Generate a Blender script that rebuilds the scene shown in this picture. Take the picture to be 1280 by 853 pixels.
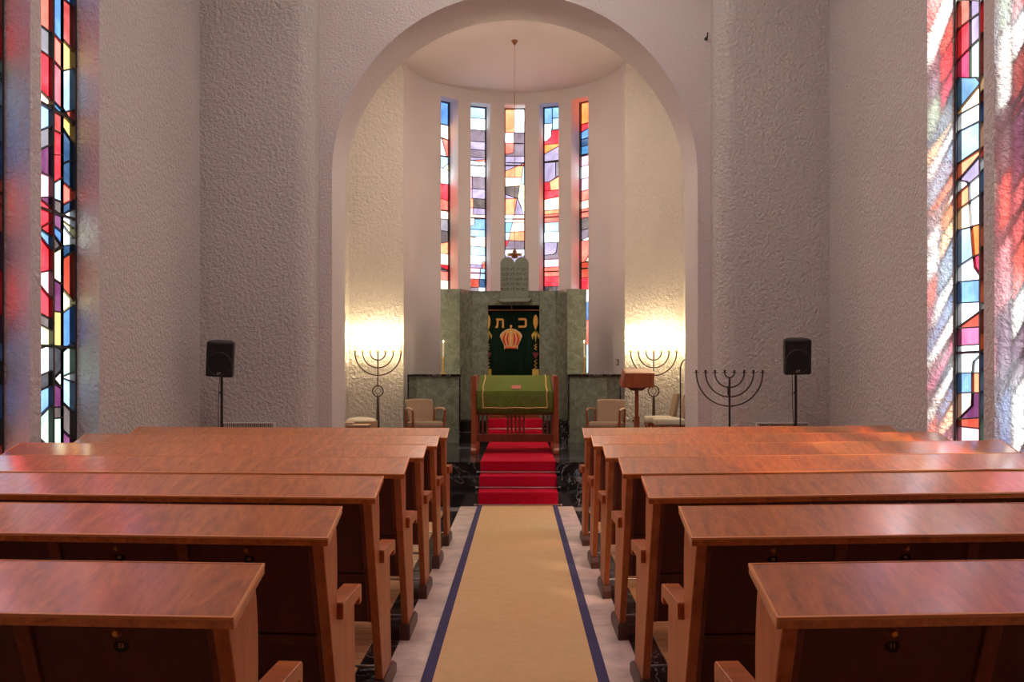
import bpy, bmesh, math, random
from mathutils import Vector, Matrix
from math import sin, cos, pi, radians

for o in list(bpy.data.objects):
    bpy.data.objects.remove(o)
SC = bpy.context.scene
COL = SC.collection

# ------------------------------------------------------------------ camera
cam_d = bpy.data.cameras.new('camera')
cam = bpy.data.objects.new('camera', cam_d)
COL.objects.link(cam)
cam.location = (0.05, 0.0, 1.5)
cam.rotation_euler = (radians(90), 0, 0)
cam_d.sensor_width = 36.0
cam_d.lens = 33.75
cam_d.shift_x = -0.0070
cam_d.shift_y = 0.0348
cam_d.clip_end = 200
SC.camera = cam

# ------------------------------------------------------------------ sky, sun, exposure
world = bpy.data.worlds.new('overcast_sky')
SC.world = world
world.use_nodes = True
bg = world.node_tree.nodes['Background']
bg.inputs['Color'].default_value = (0.90, 0.95, 1.0, 1)
bg.inputs['Strength'].default_value = 4.6
sun_d = bpy.data.lights.new('sun', 'SUN')
sun_d.energy = 17.0
sun_d.angle = radians(7.0)
sun_d.color = (1.0, 0.95, 0.88)
sun = bpy.data.objects.new('sun', sun_d)
COL.objects.link(sun)
sun.rotation_euler = Vector((-0.60, 1.0, -1.12)).to_track_quat('-Z', 'Y').to_euler()
sun.location = (6, -6, 12)
SC.view_settings.view_transform = 'Standard'
SC.view_settings.look = 'None'
SC.view_settings.gamma = 1.0
SC.view_settings.use_curve_mapping = False
SC.view_settings.exposure = 0.85
SC.cycles.max_bounces = 10
SC.cycles.diffuse_bounces = 6
SC.cycles.transparent_max_bounces = 16
SC.cycles.sample_clamp_indirect = 6.0
SC.cycles.use_denoising = True

# ------------------------------------------------------------------ materials
MATS = {}


def nt(name):
    m = bpy.data.materials.new(name)
    m.use_nodes = True
    MATS[name] = m
    t = m.node_tree
    return m, t, t.nodes['Principled BSDF']


def link(t, a, b):
    t.links.new(a, b)


def coords(t, scale=(1, 1, 1), rot=(0, 0, 0)):
    tc = t.nodes.new('ShaderNodeTexCoord')
    mp = t.nodes.new('ShaderNodeMapping')
    mp.inputs['Scale'].default_value = scale
    mp.inputs['Rotation'].default_value = rot
    link(t, tc.outputs['Object'], mp.inputs['Vector'])
    return mp.outputs['Vector']


def noise(t, vec, scale, detail=3.0, rough=0.5, dist=0.0):
    n = t.nodes.new('ShaderNodeTexNoise')
    n.inputs['Scale'].default_value = scale
    n.inputs['Detail'].default_value = detail
    n.inputs['Roughness'].default_value = rough
    n.inputs['Distortion'].default_value = dist
    link(t, vec, n.inputs['Vector'])
    return n.outputs['Fac']


def ramp(t, fac, stops):
    r = t.nodes.new('ShaderNodeValToRGB')
    el = r.color_ramp.elements
    while len(el) < len(stops):
        el.new(0.5)
    for e, (p, c) in zip(el, stops):
        e.position = p
        e.color = (*c, 1)
    link(t, fac, r.inputs['Fac'])
    return r.outputs['Color']


def bump(t, bsdf, height, strength, dist):
    b = t.nodes.new('ShaderNodeBump')
    b.inputs['Strength'].default_value = strength
    b.inputs['Distance'].default_value = dist
    link(t, height, b.inputs['Height'])
    link(t, b.outputs['Normal'], bsdf.inputs['Normal'])


def plain(name, col, rough=0.5, metal=0.0, grain=0.0, gscale=60, spec=0.5, coat=0.0):
    m, t, b = nt(name)
    b.inputs['Base Color'].default_value = (*col, 1)
    b.inputs['Roughness'].default_value = rough
    b.inputs['Metallic'].default_value = metal
    b.inputs['Specular IOR Level'].default_value = spec
    b.inputs['Coat Weight'].default_value = coat
    v = coords(t)
    f = noise(t, v, gscale, 2)
    lo = tuple(c * 0.86 for c in col)
    hi = tuple(min(1, c * 1.1) for c in col)
    link(t, ramp(t, f, [(0.3, lo), (0.7, hi)]), b.inputs['Base Color'])
    if grain:
        bump(t, b, f, grain, 0.004)
    return m


def plaster(name, col, scale, strength, dist):
    m, t, b = nt(name)
    v = coords(t)
    f1 = noise(t, v, scale, 4, 0.6, 0.3)
    big = noise(t, v, 0.7, 2)
    link(t, ramp(t, big, [(0.3, tuple(c * 0.94 for c in col)), (0.7, col)]), b.inputs['Base Color'])
    b.inputs['Roughness'].default_value = 0.9
    b.inputs['Specular IOR Level'].default_value = 0.2
    r = t.nodes.new('ShaderNodeMapRange')
    r.inputs['From Min'].default_value = 0.32
    r.inputs['From Max'].default_value = 0.68
    link(t, f1, r.inputs['Value'])
    bump(t, b, r.outputs['Result'], strength, dist)
    return m


def wood(name, dark, light, axis, rough=0.34, coat=0.0, gs=1.0, spec=0.5, cior=1.5):
    """grain runs along the given axis (0 x, 1 y, 2 z)"""
    m, t, b = nt(name)
    s = [9.0 * gs, 9.0 * gs, 9.0 * gs]
    s[axis] = 0.8 * gs
    v = coords(t, tuple(s))
    f = noise(t, v, 1.6, 5, 0.6, 1.2)
    fine = noise(t, v, 9.0, 3, 0.6)
    mx = t.nodes.new('ShaderNodeMix')
    mx.inputs['Factor'].default_value = 0.35
    link(t, f, mx.inputs[2])
    link(t, fine, mx.inputs[3])
    mid = tuple((a + c) / 2 for a, c in zip(dark, light))
    link(t, ramp(t, mx.outputs[0], [(0.34, dark), (0.5, mid), (0.66, light)]), b.inputs['Base Color'])
    b.inputs['Roughness'].default_value = rough
    b.inputs['Coat Weight'].default_value = coat
    b.inputs['Coat Roughness'].default_value = 0.17
    b.inputs['Coat IOR'].default_value = cior
    b.inputs['Specular IOR Level'].default_value = spec
    bump(t, b, fine, 0.04, 0.002)
    return m


def marble(name, base, vein, scale, lo, hi, rough, detail=7, dist=1.4):
    m, t, b = nt(name)
    v = coords(t)
    n1 = noise(t, v, scale, detail, 0.62, dist)
    sub = t.nodes.new('ShaderNodeMath'); sub.operation = 'SUBTRACT'
    link(t, n1, sub.inputs[0]); sub.inputs[1].default_value = 0.5
    ab = t.nodes.new('ShaderNodeMath'); ab.operation = 'ABSOLUTE'
    link(t, sub.outputs[0], ab.inputs[0])
    cloud = noise(t, v, scale * 2.3, 5, 0.65, 0.5)
    c1 = ramp(t, ab.outputs[0], [(lo, vein), (hi, base)])
    c2 = ramp(t, cloud, [(0.32, tuple(c * 0.5 for c in base)), (0.62, tuple(min(1, c * 1.6) for c in base))])
    mx = t.nodes.new('ShaderNodeMix'); mx.data_type = 'RGBA'
    mx.inputs['Factor'].default_value = 0.5
    link(t, c1, mx.inputs[6]); link(t, c2, mx.inputs[7])
    link(t, mx.outputs[2], b.inputs['Base Color'])
    b.inputs['Roughness'].default_value = rough
    return m


def woven(name, col, col2, sx, sy, rough=0.95):
    m, t, b = nt(name)
    v = coords(t)
    w = t.nodes.new('ShaderNodeTexWave'); w.inputs['Scale'].default_value = sx
    w.bands_direction = 'X'; link(t, v, w.inputs['Vector'])
    w2 = t.nodes.new('ShaderNodeTexWave'); w2.inputs['Scale'].default_value = sy
    w2.bands_direction = 'Y'; link(t, v, w2.inputs['Vector'])
    mu = t.nodes.new('ShaderNodeMath'); mu.operation = 'MULTIPLY'
    link(t, w.outputs['Fac'], mu.inputs[0]); link(t, w2.outputs['Fac'], mu.inputs[1])
    n = noise(t, v, 14, 4, 0.7)
    mx = t.nodes.new('ShaderNodeMix'); mx.inputs['Factor'].default_value = 0.6
    link(t, mu.outputs[0], mx.inputs[2]); link(t, n, mx.inputs[3])
    link(t, ramp(t, mx.outputs[0], [(0.2, col2), (0.6, col)]), b.inputs['Base Color'])
    b.inputs['Roughness'].default_value = rough
    b.inputs['Specular IOR Level'].default_value = 0.1
    bump(t, b, mu.outputs[0], 0.3, 0.003)
    return m


def glow(name, col, strength):
    m = bpy.data.materials.new(name); m.use_nodes = True
    t = m.node_tree; t.nodes.clear()
    e = t.nodes.new('ShaderNodeEmission'); o = t.nodes.new('ShaderNodeOutputMaterial')
    e.inputs['Color'].default_value = (*col, 1); e.inputs['Strength'].default_value = strength
    link(t, e.outputs[0], o.inputs['Surface'])
    MATS[name] = m
    return m


def stained(name, col):
    """coloured glass: tints what shines through it; two faces per pane, so the root of the colour"""
    m = bpy.data.materials.new('glass_' + name); m.use_nodes = True
    t = m.node_tree; t.nodes.clear()
    o = t.nodes.new('ShaderNodeOutputMaterial')
    tr = t.nodes.new('ShaderNodeBsdfTransparent')
    gl = t.nodes.new('ShaderNodeBsdfGlossy'); gl.inputs['Roughness'].default_value = 0.15
    gl.inputs['Color'].default_value = (0.9, 0.9, 0.9, 1)
    mx = t.nodes.new('ShaderNodeMixShader'); mx.inputs[0].default_value = 0.035
    v = coords(t)
    f = noise(t, v, 2.6, 4, 0.6, 0.6)
    lo = tuple(math.sqrt(c * 0.72) for c in col)
    hi = tuple(math.sqrt(min(1, c * 1.22 + 0.015)) for c in col)
    link(t, ramp(t, f, [(0.35, lo), (0.65, hi)]), tr.inputs['Color'])
    link(t, tr.outputs[0], mx.inputs[1]); link(t, gl.outputs[0], mx.inputs[2])
    link(t, mx.outputs[0], o.inputs['Surface'])
    MATS['g_' + name] = m


plaster('plaster_nave', (0.62, 0.59, 0.56), 26, 0.8, 0.026)
plaster('plaster_arch', (0.65, 0.60, 0.58), 34, 0.55, 0.020)
plaster('plaster_niche', (0.67, 0.61, 0.54), 18, 0.8, 0.030)
plaster('plaster_apse', (0.67, 0.61, 0.59), 40, 0.22, 0.010)
plaster('plaster_ceiling', (0.71, 0.65, 0.62), 40, 0.2, 0.010)
W_D, W_L = (0.24, 0.055, 0.013), (0.50, 0.15, 0.036)
wood('wood_along_x', W_D, W_L, 0)
wood('wood_desk', (0.31, 0.080, 0.014), (0.68, 0.21, 0.036), 1, rough=0.30, coat=1.0, cior=1.85)
wood('wood_upright', (0.28, 0.076, 0.018), (0.50, 0.16, 0.042), 2, rough=0.4)
wood('wood_door_shaded', (0.05, 0.009, 0.005), (0.10, 0.02, 0.009), 2, rough=0.4)  # pew wood darkened: shade on the near faces is put into the colour
wood('wood_stile_shaded', (0.10, 0.024, 0.01), (0.20, 0.05, 0.02), 2, rough=0.4)  # stiles darkened too, painting in the shade under the desks
wood('wood_edge_highlight', (0.66, 0.27, 0.08), (0.78, 0.36, 0.12), 0, rough=0.35)  # paler wood that paints the highlight line on the desk edges
wood('wood_foot', (0.06, 0.022, 0.013), (0.11, 0.042, 0.024), 0, rough=0.45)
wood('wood_floor', (0.42, 0.20, 0.075), (0.60, 0.33, 0.14), 0, rough=0.35)
wood('wood_table', (0.20, 0.042, 0.015), (0.36, 0.09, 0.03), 2, rough=0.35)
wood('wood_table_dark', (0.09, 0.018, 0.008), (0.17, 0.036, 0.014), 2, rough=0.35)
wood('wood_pale', (0.40, 0.22, 0.12), (0.55, 0.34, 0.2), 0, rough=0.45)
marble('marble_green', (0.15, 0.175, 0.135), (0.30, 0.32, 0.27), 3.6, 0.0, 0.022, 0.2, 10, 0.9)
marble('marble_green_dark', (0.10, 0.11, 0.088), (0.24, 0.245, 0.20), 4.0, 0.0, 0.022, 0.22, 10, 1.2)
marble('marble_black', (0.010, 0.010, 0.011), (0.42, 0.42, 0.42), 1.7, 0.0, 0.012, 0.12)
marble('stone_tile', (0.56, 0.44, 0.365), (0.62, 0.51, 0.44), 1.6, 0.0, 0.1, 0.38, 4, 0.4)
plain('stone_tablet', (0.15, 0.17, 0.14), 0.7, grain=0.4, gscale=40)
plain('stone_engraved', (0.035, 0.038, 0.03), 0.8)
plain('grout', (0.14, 0.12, 0.11), 0.8)
woven('runner', (0.74, 0.50, 0.26), (0.62, 0.40, 0.19), 45, 60)
woven('runner_edge', (0.085, 0.075, 0.16), (0.06, 0.052, 0.11), 45, 60)
woven('red_carpet', (0.52, 0.007, 0.034), (0.38, 0.004, 0.020), 50, 50)
woven('cloth_green', (0.135, 0.165, 0.036), (0.09, 0.115, 0.024), 90, 90)
woven('curtain_green', (0.006, 0.022, 0.011), (0.003, 0.012, 0.006), 60, 60, 0.85)
woven('upholstery', (0.34, 0.235, 0.165), (0.25, 0.165, 0.11), 90, 90)
woven('cushion_cream', (0.74, 0.66, 0.52), (0.62, 0.54, 0.42), 90, 90)
plain('gold_trim', (0.58, 0.33, 0.10), 0.5, grain=0.2)
plain('gold_thread', (0.72, 0.40, 0.09), 0.5)
plain('gold_leaf', (0.50, 0.36, 0.05), 0.5)
plain('embroid_red', (0.62, 0.06, 0.035), 0.7)
plain('embroid_wine', (0.24, 0.035, 0.035), 0.7)
plain('pearl', (0.8, 0.74, 0.62), 0.35)
plain('brass', (0.62, 0.38, 0.10), 0.28, 1.0)
plain('copper_rod', (0.50, 0.22, 0.08), 0.4, 0.6)
plain('bronze', (0.22, 0.10, 0.045), 0.4, 0.7)
plain('iron', (0.022, 0.018, 0.016), 0.5, 0.3)
plain('bronze_dark', (0.10, 0.065, 0.04), 0.5, 0.4)
plain('chrome', (0.42, 0.40, 0.38), 0.3, 1.0)
plain('black_plastic', (0.012, 0.011, 0.011), 0.45, grain=0.3, gscale=300)
plain('black_grille', (0.004, 0.004, 0.004), 0.6)
plain('black_gloss', (0.006, 0.005, 0.005), 0.25)
plain('grey_mark', (0.30, 0.27, 0.25), 0.5)
plain('wax', (0.86, 0.78, 0.66), 0.4)
plain('lead', (0.014, 0.011, 0.011), 0.5)
plain('card_pink', (0.70, 0.22, 0.18), 0.7)
plain('white_paint', (0.66, 0.61, 0.57), 0.5)
plain('dark_gap', (0.03, 0.02, 0.02), 0.8)
plain('leaf', (0.10, 0.17, 0.03), 0.6)
plain('terracotta', (0.32, 0.05, 0.03), 0.6)
plain('switch_tan', (0.30, 0.18, 0.08), 0.5)
glow('flame_warm', (1.0, 0.78, 0.45), 420.0)
glow('candle_flame', (1.0, 0.72, 0.36), 10.0)
glow('added_lamp_diffuser', (1.0, 0.88, 0.76), 19.0)  # glow of the lamps added above the nave as fill light
glow('chancel_diffuser', (1.0, 0.84, 0.70), 54.0)
glow('wall_lamp_opal', (1.0, 0.84, 0.68), 75.0)
GLASS = dict(white=(0.60, 0.64, 0.66), pale_blue=(0.125, 0.18, 0.26), blue_l=(0.06, 0.115, 0.235), blue=(0.028, 0.07, 0.19), navy=(0.006, 0.018, 0.042),
             teal=(0.015, 0.06, 0.12), steel=(0.045, 0.09, 0.14), cream=(0.60, 0.33, 0.22), cream_o=(0.70, 0.42, 0.22), lemon=(0.62, 0.56, 0.26), yellow=(0.30, 0.17, 0.04),
             salmon=(0.46, 0.052, 0.036), red=(0.46, 0.008, 0.013), crimson=(0.30, 0.008, 0.03), rose=(0.16, 0.02, 0.018), rose_l=(0.26, 0.042, 0.05),
             pink=(0.48, 0.17, 0.21), pink_d=(0.24, 0.04, 0.085), orange=(0.62, 0.085, 0.02), orange_l=(0.56, 0.11, 0.05), rust=(0.16, 0.017, 0.008),
             lilac=(0.11, 0.085, 0.125), mauve=(0.06, 0.042, 0.052), purple=(0.045, 0.008, 0.030), grey=(0.075, 0.065, 0.07), brown_grey=(0.034, 0.024, 0.022),
             pale_green=(0.17, 0.25, 0.19), black=(0.012, 0.01, 0.012))
for k_, c_ in GLASS.items():
    stained(k_, c_)


# ------------------------------------------------------------------ mesh helpers
class B:
    """collects shapes given in world coordinates; build() links them as one mesh"""

    def __init__(self):
        self.v = []
        self.f = []

    def add(self, vs, fs):
        n = len(self.v)
        self.v += [tuple(p) for p in vs]
        self.f += [tuple(i + n for i in f) for f in fs]
        return self

    def box(self, x0, x1, y0, y1, z0, z1):
        vs = [(x, y, z) for x in (x0, x1) for y in (y0, y1) for z in (z0, z1)]
        return self.add(vs, [(0, 1, 3, 2), (4, 6, 7, 5), (0, 4, 5, 1), (2, 3, 7, 6), (0, 2, 6, 4), (1, 5, 7, 3)])

    def prism(self, poly, axis, a, b):
        """poly: 2D points in the two other axes (in x,y,z order), extruded from a to b along axis"""
        def p3(p, d):
            q = list(p); q.insert(axis, d); return tuple(q)
        n = len(poly)
        vs = [p3(p, a) for p in poly] + [p3(p, b) for p in poly]
        fs = [tuple(range(n))[::-1], tuple(range(n, 2 * n))] + [(i, (i + 1) % n, n + (i + 1) % n, n + i) for i in range(n)]
        return self.add(vs, fs)

    def tube(self, pts, r, n=8, cap=True):
        pts = [Vector(p) for p in pts]
        rs = r if isinstance(r, (list, tuple)) else [r] * len(pts)
        vs = []
        prev = None
        for i, p in enumerate(pts):
            d = (pts[min(i + 1, len(pts) - 1)] - pts[max(i - 1, 0)]).normalized()
            if prev is None:
                a = Vector((0, 0, 1)) if abs(d.z) < 0.9 else Vector((1, 0, 0))
                u = d.cross(a).normalized()
            else:
                u = (prev - d * prev.dot(d)).normalized()
            prev = u
            w = d.cross(u)
            for k in range(n):
                t = 2 * pi * k / n
                vs.append(p + (u * cos(t) + w * sin(t)) * rs[i])
        m = len(pts)
        fs = [(i * n + k, i * n + (k + 1) % n, (i + 1) * n + (k + 1) % n, (i + 1) * n + k) for i in range(m - 1) for k in range(n)]
        if cap:
            fs += [tuple(range(n))[::-1], tuple(range((m - 1) * n, m * n))]
        return self.add(vs, fs)

    def lathe(self, c, prof, n=16):
        """prof: (radius, height) pairs about the vertical through c"""
        vs = [(c[0] + r * cos(2 * pi * k / n), c[1] + r * sin(2 * pi * k / n), c[2] + h) for r, h in prof for k in range(n)]
        m = len(prof)
        fs = [(i * n + k, i * n + (k + 1) % n, (i + 1) * n + (k + 1) % n, (i + 1) * n + k) for i in range(m - 1) for k in range(n)]
        fs += [tuple(range(n))[::-1], tuple(range((m - 1) * n, m * n))]
        return self.add(vs, fs)

    def ball(self, c, r, n=8, m=6, s=(1, 1, 1)):
        vs = [(c[0], c[1], c[2] - r * s[2])]
        for i in range(1, m):
            a = -pi / 2 + pi * i / m
            vs += [(c[0] + r * s[0] * cos(a) * cos(2 * pi * k / n), c[1] + r * s[1] * cos(a) * sin(2 * pi * k / n), c[2] + r * s[2] * sin(a)) for k in range(n)]
        vs.append((c[0], c[1], c[2] + r * s[2]))
        fs = [(0, 1 + (k + 1) % n, 1 + k) for k in range(n)]
        for i in range(m - 2):
            fs += [(1 + i * n + k, 1 + i * n + (k + 1) % n, 1 + (i + 1) * n + (k + 1) % n, 1 + (i + 1) * n + k) for k in range(n)]
        top = len(vs) - 1
        fs += [(top, 1 + (m - 2) * n + k, 1 + (m - 2) * n + (k + 1) % n) for k in range(n)]
        return self.add(vs, fs)

    def xform(self, fn):
        self.v = [tuple(fn(Vector(p))) for p in self.v]
        return self

    def build(self, name, mat, parent=None, smooth=False, bevel=0.0, seg=2):
        org = ORG.get(parent.name, Vector((0, 0, 0))) if parent else Vector((0, 0, 0))
        me = bpy.data.meshes.new(name)
        me.from_pydata([tuple(Vector(p) - org) for p in self.v], [], self.f)
        me.validate()
        bm = bmesh.new(); bm.from_mesh(me)
        bmesh.ops.recalc_face_normals(bm, faces=bm.faces)
        bm.to_mesh(me); bm.free()
        me.materials.append(MATS[mat])
        o = bpy.data.objects.new(name, me)
        COL.objects.link(o)
        if parent:
            o.parent = parent
            ORG[o.name] = org
        if smooth:
            me.shade_smooth()
            try:
                me.set_sharp_from_angle(angle=radians(40))
            except Exception:
                pass
        if bevel:
            b = o.modifiers.new('bevel', 'BEVEL'); b.width = bevel; b.segments = seg; b.limit_method = 'ANGLE'; b.angle_limit = radians(35)
        return o


ORG = {}


def thing(name, label, cat, loc, group=None):
    o = bpy.data.objects.new(name, None)
    o.empty_display_size = 0.1
    COL.objects.link(o)
    o.location = loc
    ORG[o.name] = Vector(loc)
    tag(o, label, cat, group)
    return o


def tag(o, label, cat, group=None):
    o['label'] = label
    o['category'] = cat
    if group:
        o['group'] = group
    return o


def struct(o):
    o['kind'] = 'structure'
    return o


def sempty(name, loc=(0, 0, 0)):
    o = bpy.data.objects.new(name, None)
    COL.objects.link(o); o.location = loc
    ORG[o.name] = Vector(loc)
    o['kind'] = 'structure'
    return o


def copy_tree(o, parent=None):
    c = o.copy(); COL.objects.link(c); c.parent = parent
    for ch in list(o.children):
        copy_tree(ch, c)
    return c


def text_builder(s, size, depth, fat=0.0):
    """letters as a B lying in the x (right) / z (up) plane, facing -y, centred on the origin"""
    cu = bpy.data.curves.new('t', 'FONT')
    cu.body = s; cu.size = size; cu.extrude = depth
    cu.align_x = 'CENTER'; cu.align_y = 'CENTER'
    cu.resolution_u = 3; cu.offset = fat
    o = bpy.data.objects.new('t', cu)
    COL.objects.link(o)
    bpy.context.view_layer.update()
    dg = bpy.context.evaluated_depsgraph_get()
    me = bpy.data.meshes.new_from_object(o.evaluated_get(dg))
    b = B()
    b.v = [(p.co.x, -p.co.z, p.co.y) for p in me.vertices]
    b.f = [tuple(f.vertices) for f in me.polygons]
    bpy.data.objects.remove(o); bpy.data.curves.remove(cu); bpy.data.meshes.remove(me)
    return b

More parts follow.
